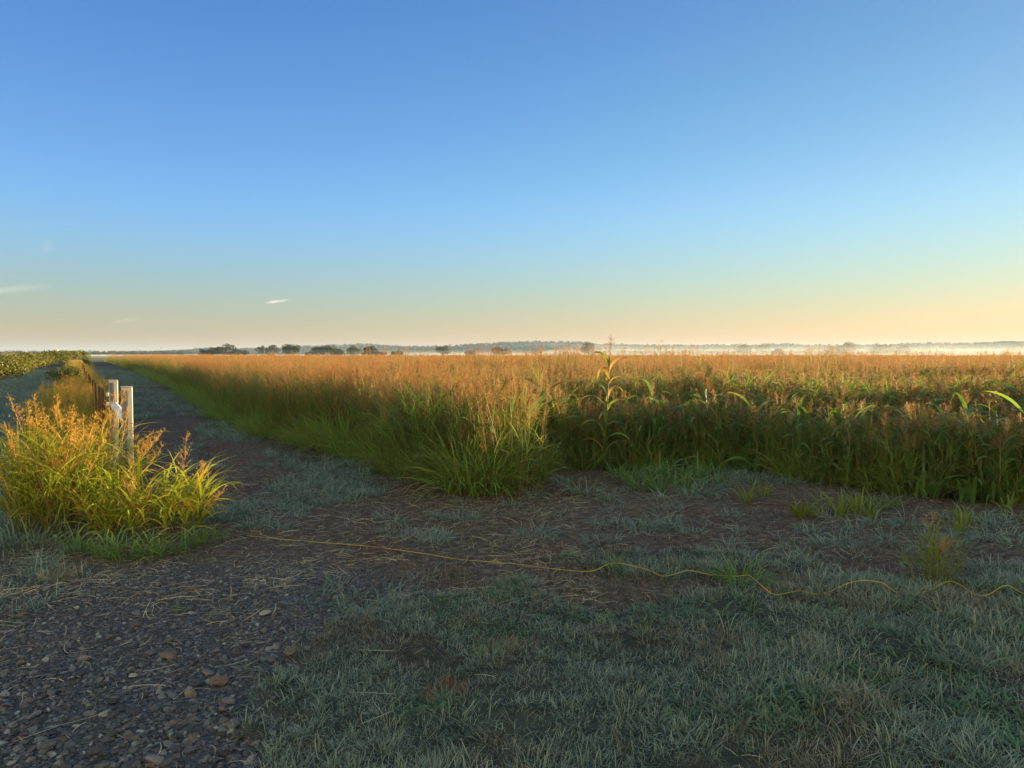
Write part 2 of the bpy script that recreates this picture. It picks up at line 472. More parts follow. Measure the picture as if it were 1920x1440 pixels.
def stone_mat():
    m, nt, p, out = new_mat('stone')
    oi = nt.nodes.new('ShaderNodeObjectInfo')
    c = ramp(nt, oi.outputs['Random'], [(0, (.045, .039, .04)), (.45, (.11, .098, .098)), (.74, (.21, .185, .175)), (.85, (.13, .085, .065)), (.91, (.18, .115, .085)), (.95, (.24, .22, .205)), (1, (.38, .35, .32))])
    tcx = nt.nodes.new('ShaderNodeTexCoord')
    n = noise(nt, 3.0, 6, tcx.outputs['Object'])
    c = nmix(nt, n, nmix(nt, .5, c, (.02, .02, .022), 'MIX'), nmix(nt, .35, c, c, 'ADD'))
    nt.links.new(c, p.inputs['Base Color'])
    p.inputs['Roughness'].default_value = .8; p.inputs['Specular IOR Level'].default_value = .35
    b = nt.nodes.new('ShaderNodeBump'); b.inputs['Strength'].default_value = .5; b.inputs['Distance'].default_value = .15
    nt.links.new(n, b.inputs['Height']); nt.links.new(b.outputs[0], p.inputs['Normal'])
    return m
M['stone'] = stone_mat()

# ------------------------------------------------------------------ ground: one sheet to the horizon
def axis(lo, hi, fine_lo, fine_hi, step, grow):
    mid = list(np.arange(fine_lo, fine_hi, step))
    a, s = [], step
    x = mid[0]
    while x > lo:
        s *= grow; x -= s; a.append(max(x, lo))
    b, s = [], step
    x = mid[-1]
    while x < hi:
        s *= grow; x += s; b.append(min(x, hi))
    return np.array(a[::-1] + mid + b)
gx = axis(-9000, 9000, -5.5, 6.5, .04, 1.05)
gy = axis(-9000, 9000, 2.2, 11.0, .04, 1.05)
X, Y = np.meshgrid(gx, gy)
Z = height(X, Y)
nv, nu = X.shape
idx = np.arange(nv * nu).reshape(nv, nu)
F = np.stack([idx[:-1, :-1], idx[:-1, 1:], idx[1:, 1:], idx[1:, :-1]], -1).reshape(-1, 4)
me = bpy.data.meshes.new('ground')
me.from_pydata(np.stack([X, Y, Z], -1).reshape(-1, 3).tolist(), [], F.tolist())
me.polygons.foreach_set('use_smooth', [True] * len(F))
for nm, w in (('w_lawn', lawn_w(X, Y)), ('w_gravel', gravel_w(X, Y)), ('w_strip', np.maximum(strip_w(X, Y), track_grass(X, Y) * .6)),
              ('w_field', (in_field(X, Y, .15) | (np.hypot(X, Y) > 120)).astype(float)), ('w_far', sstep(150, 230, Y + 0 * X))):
    a = me.attributes.new(nm, 'FLOAT', 'POINT'); a.data.foreach_set('value', w.reshape(-1).astype(np.float32))
m, nt, p, out = new_mat('ground_soil')
n1 = noise(nt, 1.3, 5); n2 = noise(nt, 14, 5); n3 = noise(nt, 90, 4, rough=.7)
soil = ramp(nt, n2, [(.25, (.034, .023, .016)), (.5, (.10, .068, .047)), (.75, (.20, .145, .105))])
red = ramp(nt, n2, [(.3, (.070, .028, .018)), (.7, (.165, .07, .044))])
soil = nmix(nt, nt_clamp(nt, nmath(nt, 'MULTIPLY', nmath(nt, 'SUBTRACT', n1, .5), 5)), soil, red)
vor = nt.nodes.new('ShaderNodeTexVoronoi'); vor.inputs['Scale'].default_value = 70
g_ = nt.nodes.new('ShaderNodeNewGeometry'); nt.links.new(g_.outputs['Position'], vor.inputs['Vector'])
grav = ramp(nt, vor.outputs['Color'], [(.1, (.045, .039, .04)), (.6, (.12, .107, .106)), (.85, (.21, .185, .175)), (1, (.38, .34, .31))])
grav = nmix(nt, nmath(nt, 'MULTIPLY', n2, .5), grav, (.06, .052, .052))
c = nmix(nt, attr(nt, 'w_gravel'), soil, grav)
c = nmix(nt, nmath(nt, 'MULTIPLY', attr(nt, 'w_lawn'), .8), c, ramp(nt, n2, [(.3, (.022, .024, .016)), (.7, (.06, .06, .04))]))
c = nmix(nt, nmath(nt, 'MULTIPLY', attr(nt, 'w_strip'), .7), c, ramp(nt, n2, [(.3, (.03, .04, .025)), (.7, (.08, .09, .06))]))
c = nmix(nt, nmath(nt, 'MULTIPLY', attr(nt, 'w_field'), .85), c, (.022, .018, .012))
c = nmix(nt, attr(nt, 'w_far'), c, ramp(nt, noise(nt, .02, 4), [(.35, (.10, .10, .05)), (.65, (.22, .18, .10))]))
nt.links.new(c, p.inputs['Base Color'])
p.inputs['Roughness'].default_value = .9; p.inputs['Specular IOR Level'].default_value = .2
b = nt.nodes.new('ShaderNodeBump'); b.inputs['Strength'].default_value = .8; b.inputs['Distance'].default_value = .012
hh = nmath(nt, 'ADD', n3, nmath(nt, 'MULTIPLY', vor.outputs['Distance'], nmath(nt, 'MULTIPLY', attr(nt, 'w_gravel'), -1.2)))
nt.links.new(hh, b.inputs['Height']); nt.links.new(b.outputs[0], p.inputs['Normal'])
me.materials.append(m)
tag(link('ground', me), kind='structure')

# ------------------------------------------------------------------ scattering of what nobody could count
def scatter_group(coll):
    g = bpy.data.node_groups.new('scatter', 'GeometryNodeTree')
    g.interface.new_socket('Geometry', in_out='INPUT', socket_type='NodeSocketGeometry')
    g.interface.new_socket('Geometry', in_out='OUTPUT', socket_type='NodeSocketGeometry')
    N, Lk = g.nodes, g.links
    gi = N.new('NodeGroupInput'); go = N.new('NodeGroupOutput')
    ci = N.new('GeometryNodeCollectionInfo'); ci.inputs['Collection'].default_value = coll
    ci.inputs['Separate Children'].default_value = True; ci.inputs['Reset Children'].default_value = True
    iop = N.new('GeometryNodeInstanceOnPoints'); iop.inputs['Pick Instance'].default_value = True
    def na(name, dt):
        n = N.new('GeometryNodeInputNamedAttribute'); n.data_type = dt; n.inputs['Name'].default_value = name
        return n.outputs['Attribute']
    e2r = N.new('FunctionNodeEulerToRotation')
    Lk.new(na('rot', 'FLOAT_VECTOR'), e2r.inputs[0])
    Lk.new(gi.outputs[0], iop.inputs['Points']); Lk.new(ci.outputs[0], iop.inputs['Instance'])
    Lk.new(na('pick', 'INT'), iop.inputs['Instance Index']); Lk.new(e2r.outputs[0], iop.inputs['Rotation'])
    Lk.new(na('size', 'FLOAT_VECTOR'), iop.inputs['Scale']); Lk.new(iop.outputs[0], go.inputs[0])
    return g
def proto_set(name, meshes):
    c = bpy.data.collections.new(name)
    for k, me in enumerate(meshes):
        c.objects.link(bpy.data.objects.new(f'{name}_{k:02d}', me))
    return c
def scatter(name, label, pos, coll, pick=None, size=1.0, rot=None, tilt=.12):
    N = len(pos)
    me = bpy.data.meshes.new(name); me.vertices.add(N)
    me.vertices.foreach_set('co', np.asarray(pos, np.float32).reshape(-1))
    if rot is None:
        rot = np.stack([rng.normal(0, tilt, N), rng.normal(0, tilt, N), rng.uniform(0, 6.283, N)], 1)
    size = np.asarray(size, float)
    if size.ndim < 2: size = np.repeat(np.broadcast_to(size, (N,))[:, None], 3, 1)
    if pick is None: pick = rng.integers(0, len(coll.objects), N)
    a = me.attributes.new('rot', 'FLOAT_VECTOR', 'POINT'); a.data.foreach_set('vector', np.asarray(rot, np.float32).reshape(-1))
    a = me.attributes.new('size', 'FLOAT_VECTOR', 'POINT'); a.data.foreach_set('vector', size.astype(np.float32).reshape(-1))
    a = me.attributes.new('pick', 'INT', 'POINT'); a.data.foreach_set('value', np.asarray(pick, np.int32))
    o = link(name, me)
    md = o.modifiers.new('scatter', 'NODES'); md.node_group = scatter_group(coll)
    return tag(o, label, kind='stuff')
def pts(x, y, dz=0.0):
    return np.stack([x, y, height(x, y) + dz], 1)
def seen(x, y, m=3.0):
    return (np.abs(x) < .74 * y + m) & (y > 1.5)

# ------------------------------------------------------------------ plants
def panicle(mb, base, d, L, spread, n, m, spk=.012, per=4, droop=.6):
    """open feathery seed head: thin branches hung with spikelets"""
    base = np.asarray(base, float); d = np.asarray(d, float) / np.linalg.norm(d)
    tube(mb, [base, base + d * L], [.0022, .0008], 3, m, False, 1.0)
    t = rng.uniform(.05, .95, n)
    o = base + d * (L * t)[:, None]
    az = rng.uniform(0, 6.283, n)
    bl = spread * (1.05 - t) * rng.uniform(.6, 1.2, n) + .02
    tip = blades(mb, o, az, rng.uniform(.35, .9, n), bl, .0024, rng.uniform(.1, droop, n), 2, m, [1, .7, .3])
    q = rng.uniform(.25, 1.05, (n, per))
    c = (o[:, None] + (tip - o)[:, None] * q[..., None]).reshape(-1, 3) + rng.normal(0, .004, (n * per, 3))
    quads(mb, c, .5, spk * rng.uniform(.7, 1.3, len(c)), m, .45, long_dir=np.array([0, 0, 1.0]))
def dense_head(mb, base, d, L, rad, n, m, spk=.014):
    """compact sorghum head"""
    base = np.asarray(base, float); d = np.asarray(d, float) / np.linalg.norm(d)
    tube(mb, [base, base + d * L], [.005, .001], 4, m, False, 1.0)
    t = rng.uniform(0, 1, n) ** .85
    r = rad * np.sin(np.pi * np.clip(t * .86 + .14, 0, 1)) ** .7 * rng.uniform(.55, 1.12, n)
    lump = 1 + .35 * np.sin(t * 23 + rng.uniform(0, 6))
    a = rng.uniform(0, 6.283, n)
    u = np.cross(d, [.3, 1, .2]); u /= np.linalg.norm(u); v = np.cross(d, u)
    c = base + d * (L * t)[:, None] + (u * np.cos(a)[:, None] + v * np.sin(a)[:, None]) * (r * lump)[:, None]
    quads(mb, c, .5, spk * rng.uniform(.7, 1.4, n), m, .7, long_dir=d)

def grass_clump(nst=16, rad=.28, H=(1.0, 1.4), leaf=(.35, .6), lw=.012, heads=.7, hn=22, hl=(.2, .32), hs=.1, mats=('field_leaf', 'stem', 'field_head'), spk=.013, lean=.12, basal=20, per=4):
    mb = MB()
    a = rng.uniform(0, 6.283, nst); r = rad * np.sqrt(rng.random(nst))
    b0 = np.stack([r * np.cos(a), r * np.sin(a), 0 * a - .03], 1)
    for i in range(nst):
        h = rng.uniform(*H); la = a[i] + rng.normal(0, .6); ln = abs(rng.normal(0, lean)) + .3 * lean
        top = b0[i] + np.array([math.sin(ln) * math.cos(la), math.sin(ln) * math.sin(la), math.cos(ln)]) * h
        midp = (b0[i] + top) / 2 + np.array([0, 0, .02 * h])
        tube(mb, [b0[i], midp, top], [.0045, .0035, .0018], 3, 1, False, rng.random())
        nl = rng.integers(3, 6)
        tt = rng.uniform(.12, .85, nl)
        base = b0[i] + (top - b0[i]) * tt[:, None]
        blades(mb, base, rng.uniform(0, 6.283, nl), rng.uniform(.25, .6, nl), rng.uniform(*leaf, nl), lw * rng.uniform(.7, 1.3, nl), rng.uniform(.7, 2.0, nl), 5, 0)
        if rng.random() < heads:
            d = (top - midp); L = rng.uniform(*hl)
            panicle(mb, top - d / np.linalg.norm(d) * .03, d + rng.normal(0, .06, 3), L, hs * rng.uniform(.7, 1.3), hn, 2, spk, per)
    if basal:
        ab = rng.uniform(0, 6.283, basal); rb = rad * rng.random(basal)
        blades(mb, np.stack([rb * np.cos(ab), rb * np.sin(ab), 0 * ab - .02], 1), ab + rng.normal(0, .5, basal), rng.uniform(.1, .5, basal), rng.uniform(*leaf, basal) * 1.2, lw * rng.uniform(.7, 1.2, basal), rng.uniform(.6, 1.6, basal), 5, 0)
    return mb.mesh('grass_clump', [M[k] for k in mats])

def tuft(n, rad, L, W, lean=(.1, .9), droop=(.3, 1.4), mat='dew_leaf', K=4):
    mb = MB()
    a = rng.uniform(0, 6.283, n); r = rad * np.sqrt(rng.random(n))
    blades(mb, np.stack([r * np.cos(a), r * np.sin(a), 0 * a - .01], 1), a + rng.normal(0, .7, n), rng.uniform(*lean, n), rng.uniform(*L, n), W * rng.uniform(.6, 1.3, n), rng.uniform(*droop, n), K, 0)
    return mb.mesh('tuft', [M[mat]])

# lawn ----------------------------------------------------------------------
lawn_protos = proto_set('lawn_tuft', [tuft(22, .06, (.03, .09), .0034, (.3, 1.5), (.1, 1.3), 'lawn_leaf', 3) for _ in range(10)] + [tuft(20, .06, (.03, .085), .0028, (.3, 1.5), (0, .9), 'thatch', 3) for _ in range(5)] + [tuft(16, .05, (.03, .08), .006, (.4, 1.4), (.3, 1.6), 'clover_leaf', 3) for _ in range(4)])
N = 52000
x = rng.uniform(-1.8, 14, N); y = rng.uniform(2.3, 7.5, N)
w = lawn_w(x, y)
bare = sstep(.60, .72, fbm(x * 1.5 + 9, y * 1.5, 71, 3))
k = (rng.random(N) < w * (1 - .75 * bare)) & seen(x, y, 1.2)
x, y = x[k], y[k]
s = (.6 + .75 * fbm(x * 1.1, y * 1.1, 73, 3) * (.7 + .6 * vnoise(x * 4, y * 4, 75))) * (1 + .35 * sstep(0, 3, x)) * (.8 + .3 * rng.random(len(x)))
wind = np.stack([rng.normal(-.12, .2, len(x)), rng.normal(.25, .22, len(x)), rng.uniform(0, 6.283, len(x))], 1)
pt = fbm(x * 1.7 + 4, y * 1.7, 77, 3); u = rng.random(len(x))
pk = np.where(u < .10 + .55 * sstep(.54, .70, pt), rng.integers(10, 15, len(x)), np.where(u > 1 - .9 * sstep(.60, .72, fbm(x * 2.4, y * 2.4 + 8, 78, 2)), rng.integers(15, 19, len(x)), rng.integers(0, 10, len(x))))
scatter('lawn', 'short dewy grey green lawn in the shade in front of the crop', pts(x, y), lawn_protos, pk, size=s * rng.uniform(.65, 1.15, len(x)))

# low grass on track, strip and soil ------------------------------------------
low_protos = proto_set('low_tuft', [tuft(22, .07, (.06, .17), .005, (.3, 1.2), (.3, 1.5), 'dew_leaf', 3) for _ in range(6)] )
N = 90000
y = 4.6 + (75 - 4.6) * rng.random(N) ** 2.0
x = rng.uniform(-1, 1, N) * (.74 * y + 2)
sw = strip_w(x, y); tg = track_grass(x, y) * (~in_field(x, y, -.1)) * (1 - lawn_w(x, y)) * (1 - .92 * gravel_w(x, y))
k = rng.random(N) < np.maximum(sw * .9, tg * .9 * ((x > fence_x(y)) | (y < 8)))
x, y = x[k], y[k]
s = (.35 + .6 * rng.random(len(x))) * (1 + .03 * y)
scatter('track_grass', 'low pale green dewy grass growing in patches on the dirt track', pts(x, y), low_protos, size=s)

# crop field -------------------------------------------------------------------
def sorghum_stuff():
    mb = MB()
    for i in range(3):
        bx, by = rng.normal(0, .14, 2); h = rng.uniform(.85, 1.2)
        top = np.array([bx + rng.normal(0, .05), by + rng.normal(0, .05), h])
        b0 = np.array([bx, by, -.03])
        tube(mb, [b0, (b0 + top) / 2, top], [.011, .009, .005], 5, 1, False, .3)
        nl = 8; tt = np.linspace(.12, .9, nl); az0 = rng.uniform(0, 6.28)
        blades(mb, b0 + (top - b0) * tt[:, None], az0 + np.arange(nl) * math.pi + rng.normal(0, .4, nl), rng.uniform(.25, .55, nl), rng.uniform(.45, .7, nl), .055 * rng.uniform(.7, 1.1, nl), rng.uniform(1.2, 2.2, nl), 7, 0, [.7, 1, .95, .7, .05], fold=.25)
        dense_head(mb, top, (rng.normal(0, .1), rng.normal(0, .1), 1), rng.uniform(.16, .24), .035, 110, 2)
    return mb
field_meshes = [grass_clump(18, .3, (.85, 1.35), heads=h_) for h_ in (.75, .75, .6, .6, .45, .45)]                                           # 0-5 johnson grass
field_meshes += [grass_clump(16, .3, (.85, 1.2), heads=.25, leaf=(.4, .7), lw=.015) for _ in range(3)]         # 6-8 leafy
field_meshes += [sorghum_stuff().mesh('sorghum_clump', [M['sorghum_leaf'], M['stem'], M[h]]) for h in ('brown_head', 'pale_head', 'brown_head')]   # 9-11
field_meshes += [tuft(55, .16, (.4, .85), .012, (.1, .95), (.5, 1.6), 'edge_leaf', 6) for _ in range(3)]                        # 12-14 leafy skirt
field_meshes += [tuft(16, .12, (.35, .75), .04, (.1, .6), (.7, 2.2), 'sorghum_leaf', 7) for _ in range(3)]
field_protos = proto_set('crop', field_meshes)
P_, K_, S_ = [], [], []
def field_pts(n, ylo, yhi, xlim, mixture, sc, powr=1.0, pad=0.0):
    yy = ylo + (yhi - ylo) * rng.random(n) ** powr
    xx = rng.uniform(-1, 1, n) * xlim(yy)
    k = in_field(xx, yy, pad) & seen(xx, yy, 5)
    xx, yy = xx[k], yy[k]
    # more broad-leaved crop to the right and near the edge, more feathery grass along the track
    pr = np.clip((xx - track_edge(yy)) / 7.0, 0, 1) * mixture
    u = rng.random(len(xx)); pk = np.where(u < pr * .5, rng.integers(9, 12, len(xx)), np.where(u < pr * .5 + .16 + .34 * sstep(26, 10, yy), rng.integers(6, 9, len(xx)), rng.integers(0, 6, len(xx))))
    P_.append(pts(xx, yy)); K_.append(pk)
    h = sc * (.80 + .32 * fbm(xx * .5, yy * .5, 91, 3)) * rng.uniform(.85, 1.1, len(xx)) * np.where((rng.random(len(xx)) < .05) & (pk < 6) & (xx > -4), 1.22, 1) * np.where(pk > 8, .9, 1)
    low = np.clip((yy - near_edge(xx)) / 4.0, 0, 1)                         # the outer rows stand lower
    h = h * np.where((xx > .8) & (xx < 7.5), .68 + .32 * low, 1.0)
    S_.append(h)
field_pts(10500, 3.5, 32, lambda y: .75 * y + 3, 1.0, 1.0, .9)
field_pts(14000, 32, 90, lambda y: .75 * y + 3, .7, 1.0, 1.0)
field_pts(16000, 90, 230, lambda y: .75 * y + 3, .3, 1.05, 1.0)
# an even, closed edge row along the track and along the near side
ye = np.concatenate([np.arange(8.8, 30, .13), np.arange(30, 90, .3), np.arange(90, 180, .8)])
xe = track_edge(ye) + rng.uniform(.0, .55, len(ye))
P_.append(pts(xe, ye)); K_.append(rng.integers(0, 9, len(ye))); S_.append(rng.uniform(.55, .98, len(ye)))
xe = np.arange(-.2, 12, .16); ye = near_edge(xe) + rng.uniform(.1, .7, len(xe))
k = in_field(xe, ye, .0); xe, ye = xe[k], ye[k]
P_.append(pts(xe, ye)); K_.append(np.where(rng.random(len(xe)) < .55, rng.integers(9, 12, len(xe)), rng.integers(0, 9, len(xe)))); S_.append(np.where((xe > .8) & (xe < 7.5), rng.uniform(.58, .78, len(xe)), rng.uniform(.8, 1.0, len(xe))))
ye = 8.8 + 60 * rng.random(560) ** 1.7
xe = track_edge(ye) - .22 + .5 * rng.random(len(ye)) - .25 * vnoise(ye * 1.1, ye * 0, 44)
P_.append(pts(xe, ye)); K_.append(rng.integers(12, 15, len(ye))); S_.append(rng.uniform(.5, 1.15, len(ye)) * (.7 + .5 * vnoise(ye * .9, ye * 0, 45)))
xe = rng.uniform(0, 9, 150); ye = near_edge(xe) + rng.uniform(-.1, .35, 150)
P_.append(pts(xe, ye)); K_.append(rng.integers(12, 18, len(xe))); S_.append(rng.uniform(.45, 1.0, len(ye)))
# the part of the field beside the camera, out of the picture: it shades the lawn
xx = rng.uniform(6, 40, 6000); yy = rng.uniform(-12, 20, 6000)
k = in_field(xx, yy) & ~seen(xx, yy, 5); xx, yy = xx[k], yy[k]
P_.append(pts(xx, yy)); K_.append(rng.integers(0, 12, len(xx))); S_.append(rng.uniform(.95, 1.15, len(xx)))
scatter('crop_field', 'ripening crop of green stalks and orange seed heads filling the flat field', np.concatenate(P_), field_protos, np.concatenate(K_), np.concatenate(S_), tilt=.05)

# weeds along the fence ------------------------------------------------------------
row_protos = proto_set('fence_weed', [grass_clump(16, .3, (.6, 1.0), mats=('gold_leaf', 'stem', 'gold_head'), heads=.55) for _ in range(2)] + [grass_clump(16, .3, (.6, .95), mats=('field_leaf', 'stem', 'gold_head'), heads=.4) for _ in range(3)])
N = 1500
y = 9.0 + 120 * rng.random(N) ** 1.8
x = fence_x(y) + rng.normal(-.42, .3, N) * (1 + .01 * y)
s = (.62 + .35 * vnoise(y * .25, y * 0, 99)) * rng.uniform(.75, 1.1, N) * (.42 + .42 * sstep(10.5, 18, y))
scatter('fence_row_weeds', 'tall golden weeds growing along the fence line into the distance', pts(x, y), row_protos, size=s)

# ------------------------------------------------------------------ single plants
def johnson_grass(name, loc, label, group, mats, nst, rad, H, n_leaf, leaf, lw, nh, spread_az=None, hl=(.25, .42), bend=(.6, 1.9)):
    root = tag(empty(name, loc), label, 'grass clump', group)
    fol, stm, hd = MB(), [], []
    for i in range(nst):
        a = rng.uniform(0, 6.283); r = rad * math.sqrt(rng.random())
        b0 = np.array([r * math.cos(a), r * math.sin(a), -.03])
        h = rng.uniform(*H) * (1 - .3 * (r / rad) ** 2)
        ln = .05 + .55 * (r / rad) ** 1.5 * rng.uniform(.4, 1.1)
        top = b0 + np.array([math.sin(ln) * math.cos(a), math.sin(ln) * math.sin(a), math.cos(ln)]) * h
        md = (b0 + top) / 2 + np.array([0, 0, .06 * h])
        stm.append((b0, md, top))
        nl = n_leaf
        tt = rng.uniform(.1, .9, nl)
        blades(fol, b0 + (top - b0) * tt[:, None] + np.array([0, 0, .05 * h]) * (1 - abs(tt * 2 - 1))[:, None], a + rng.normal(0, 1.3, nl), rng.uniform(.25, .9, nl), rng.uniform(*leaf, nl), lw * rng.uniform(.6, 1.3, nl), rng.uniform(*bend, nl), 6, 0)
    sm = MB()
    for b0, md, top in stm: tube(sm, [b0, md, top], [.0045, .0035, .0018], 3, 0, False, rng.random())
    fol.build('foliage', M[mats[0]], root)
    sm.build('stalk', M[mats[1]], root)
    order = rng.permutation(nst)[:nh]
    for i in order:
        b0, md, top = stm[i]
        h = MB(); d = top - md
        panicle(h, top - d / np.linalg.norm(d) * .05, d / np.linalg.norm(d) + rng.normal(0, .12, 3), rng.uniform(*hl), .13 * rng.uniform(.7, 1.3), 34, 0, .011, 5)
        h.build('seed_head', M[mats[2]], root)
    return root
G1 = 'tall golden grass clumps around the gate posts'
def gl(x, y): return (x, y, hz(x, y))
johnson_grass('grass_clump', gl(-4.12, 7.05), 'tall golden grass clump with orange seed heads beside the white posts', G1, ('gold_leaf', 'stem', 'gold_head'), 135, .35, (.66, 1.14), 8, (.28, .6), .013, 50)
johnson_grass('grass_clump', gl(-3.25, 6.95), 'yellow green leafy grass clump in front of the white post, few seed heads', G1, ('gold_leaf', 'stem', 'gold_head'), 70, .40, (.32, .72), 8, (.28, .55), .018, 5)
johnson_grass('grass_clump', gl(-.72, 10.0), 'large green and yellow grass clump at the corner of the crop field', None, ('field_leaf', 'stem', 'field_head'), 110, .8, (.9, 1.45), 8, (.4, .75), .014, 26)
johnson_grass('grass_clump', gl(-.12, 9.15), 'low bushy green grass clump spilling from the field corner onto dirt', None, ('field_leaf', 'stem', 'field_head'), 60, .5, (.35, .75), 9, (.3, .6), .013, 3)
o = johnson_grass('weed_plant', gl(*spot(1745, 1105)), 'slender yellow green weed with thin brown seed heads standing in dewy grass', None, ('bright_leaf', 'stem', 'pale_head'), 18, .12, (.2, .46), 6, (.18, .36), .009, 3, hl=(.12, .2))
o['category'] = 'weed'

# sorghum ---------------------------------------------------------------------------
def sorghum(h, head, leafmat, nl=8, leaf=(.45, .7), lw=.06, hl=.22, open_head=False, hrad=.035, az=None, dr=(1.2, 2.5)):
    root = empty('sorghum_plant')
    top = np.array([rng.normal(0, .04) * h, rng.normal(0, .04) * h, h]); b0 = np.array([0, 0, -.04])
    s = MB(); mid = (b0 + top) / 2 + np.append(rng.normal(0, .012, 2), 0)
    tube(s, [b0, mid, top], [.012, .010, .006], 7, 0, True, .3)
    for q in np.linspace(.15, .85, 5):
        c = b0 + (top - b0) * q
        tube(s, [c - [0, 0, .006], c, c + [0, 0, .006]], [.011, .0135, .011], 7, 0, False, .6)
    s.build('stalk', M['stem'], root)
    az0 = rng.uniform(0, 6.28) if az is None else az
    for i, t in enumerate(np.linspace(.14, .93, nl)):
        lf = MB()
        blades(lf, [b0 + (top - b0) * t], az0 + i * math.pi + rng.normal(0, .45), rng.uniform(.22, .5), rng.uniform(*leaf) * (1.1 - .4 * abs(t - .5)), lw * rng.uniform(.75, 1.15), rng.uniform(*dr), 10, 0, [.7, 1, 1, .85, .55, .04], fold=.3, az_turn=rng.normal(0, .3))
        lf.build('leaf', M[leafmat], root)
    hd = MB()
    d = (rng.normal(0, .12), rng.normal(0, .12), 1)
    if open_head: panicle(hd, top, d, hl, .16, 46, 0, .012, 5)
    else: dense_head(hd, top, d, hl, hrad, 260, 0, .011)
    hd.build('seed_head', M[head], root)
    return root
kinds = [('brown', 'brown_head'), ('pale', 'pale_head'), ('pale', 'pale_head'), ('orange', 'field_head')]
protos = []
for rep in range(3):
    for nm, hm in kinds: protos.append((nm, sorghum(rng.uniform(.85, 1.12), hm, 'sorghum_leaf', hrad=rng.uniform(.028, .045), hl=rng.uniform(.17, .26), open_head=(hm == 'field_head'))))
used = set()
LBL = {'brown': ('broad leaved green sorghum plant with dark brown compact head at field edge', 'brown headed sorghum plants at the field edge'),
       'pale': ('broad leaved green sorghum plant with pale tan compact head at field edge', 'pale headed sorghum plants at the field edge'),
       'orange': ('broad leaved green sorghum plant with open orange head at field edge', 'open headed sorghum plants at the field edge')}
def plant(k, x, y, s, label=None, group=None):
    nm, pr = protos[k]
    o = copy_tree(pr) if k in used else pr
    used.add(k)
    o.location = (x, y, hz(x, y)); o.rotation_euler = (rng.normal(0, .05), rng.normal(0, .05), rng.uniform(0, 6.28)); o.scale = (s,) * 3
    l, g = LBL[nm]
    tag(o, label or l, 'sorghum', None if label else (group or g))
    return o
for i in range(130):
    if i < 75:
        x = rng.uniform(.1, 7.2)
        if .85 < x < 1.5: x += .8
        y = float(near_edge(x)) + rng.uniform(-.05, .6)
    else: x = rng.uniform(.5, 9); y = float(near_edge(x)) + rng.uniform(.6, 4.5)
    plant(i % 12 if i < 12 else int(rng.integers(0, 12)), x, y, rng.uniform(.66, .92) * (1.06 if i >= 75 else 1))
# the single tall one that stands above the crop
t = sorghum(1.57, 'field_head', 'tall_leaf', 14, (.38, .6), .056, .28, True, az=.35, dr=(2.0, 2.9))
xt, yt = spot(1128, 884)
t.location = (xt, yt, hz(xt, yt)); t.rotation_euler = (0, .05, 0)
tag(t, 'tallest sorghum plant, bright yellow green leaves rising above the crop edge', 'sorghum')

# tufts on the soil ------------------------------------------------------------------
def tuft_thing(name, px, py, sc, mesh, label, group, cat='grass tuft'):
    x, y = spot(px, py)
    o = link(name, mesh); o.location = (x, y, hz(x, y)); o.rotation_euler = (0, 0, rng.uniform(0, 6.28)); o.scale = (sc,) * 3
    return tag(o, label, cat, group)
dew = [tuft(80, .13, (.12, .32), .0075, (.15, 1.25), (.8, 2.7), 'dew_leaf', 6) for _ in range(5)]
dew_low = [tuft(45, .14, (.06, .16), .006, (.4, 1.2), (.3, 1.5), 'dew_leaf', 4) for _ in range(4)]
fresh = [tuft(50, .10, (.16, .36), .011, (.1, .9), (.5, 1.9), 'fresh_leaf', 5) for _ in range(4)]
seedl = [tuft(14, .05, (.2, .38), .022, (.1, .6), (.5, 1.6), 'bright_leaf', 6) for _ in range(3)]
for px, py, s in ((1095, 925, 1.25), (1060, 905, .8), (1140, 935, .7), (1000, 930, .8), (960, 948, .7), (1320, 925, 1.1), (1365, 915, .9), (1290, 930, .8), (1010, 1000, .8), (985, 1005, .6),
                  (1205, 990, 1.0), (1165, 985, .8), (1260, 985, .95), (1300, 1000, .7), (740, 980, .75), (715, 972, .6), (725, 995, .5), (860, 970, .7), (890, 972, .6), (820, 965, .5),
                  (1390, 1000, .6), (1560, 975, .9), (1600, 995, .8), (1640, 985, .8), (1700, 985, .9), (1520, 1000, .8), (1580, 1012, .7), (1660, 1015, .7), (1780, 975, .95), (1830, 980, .9), (1870, 990, .9), (1905, 975, 1),
                  (1850, 1010, .8), (1900, 1025, .8), (1790, 1015, .8), (1730, 1030, .7), (1130, 985, .6), (560, 965, .6), (500, 985, .8), (530, 990, .7), (470, 985, .7), (450, 960, .7)):
    tuft_thing('grass_tuft', px, py, s, dew[rng.integers(5)], 'pale blue green dewy grass tuft with curling blades on dark soil', 'dewy grass tufts on the dark soil')
for i in range(60):
    if i < 34: px, py = rng.uniform(1380, 1910), rng.uniform(985, 1080)
    else: px, py = rng.uniform(960, 1400), rng.uniform(915, 1025)
    tuft_thing('grass_tuft', px, py, rng.uniform(.5, 1.1), dew_low[rng.integers(4)], 'pale blue green dewy grass tuft with curling blades on dark soil', 'dewy grass tufts on the dark soil')
for px, py, s in ((1180, 908, 1.2), (1220, 903, 1.3), (1265, 908, 1.35), (1305, 898, 1.2), (1340, 908, 1.1), (1245, 893, 1.2), (1160, 893, 1.1), (1200, 918, 1.0), (1235, 920, 1.0), (1290, 918, 1.1), (1325, 890, 1.1), (1640, 955, .9), (1675, 950, .8), (1600, 950, .8)):
    tuft_thing('grass_tuft', px, py, s, fresh[rng.integers(4)], 'fresh mid green grass tuft at the foot of the crop', 'fresh green grass tufts below the crop')
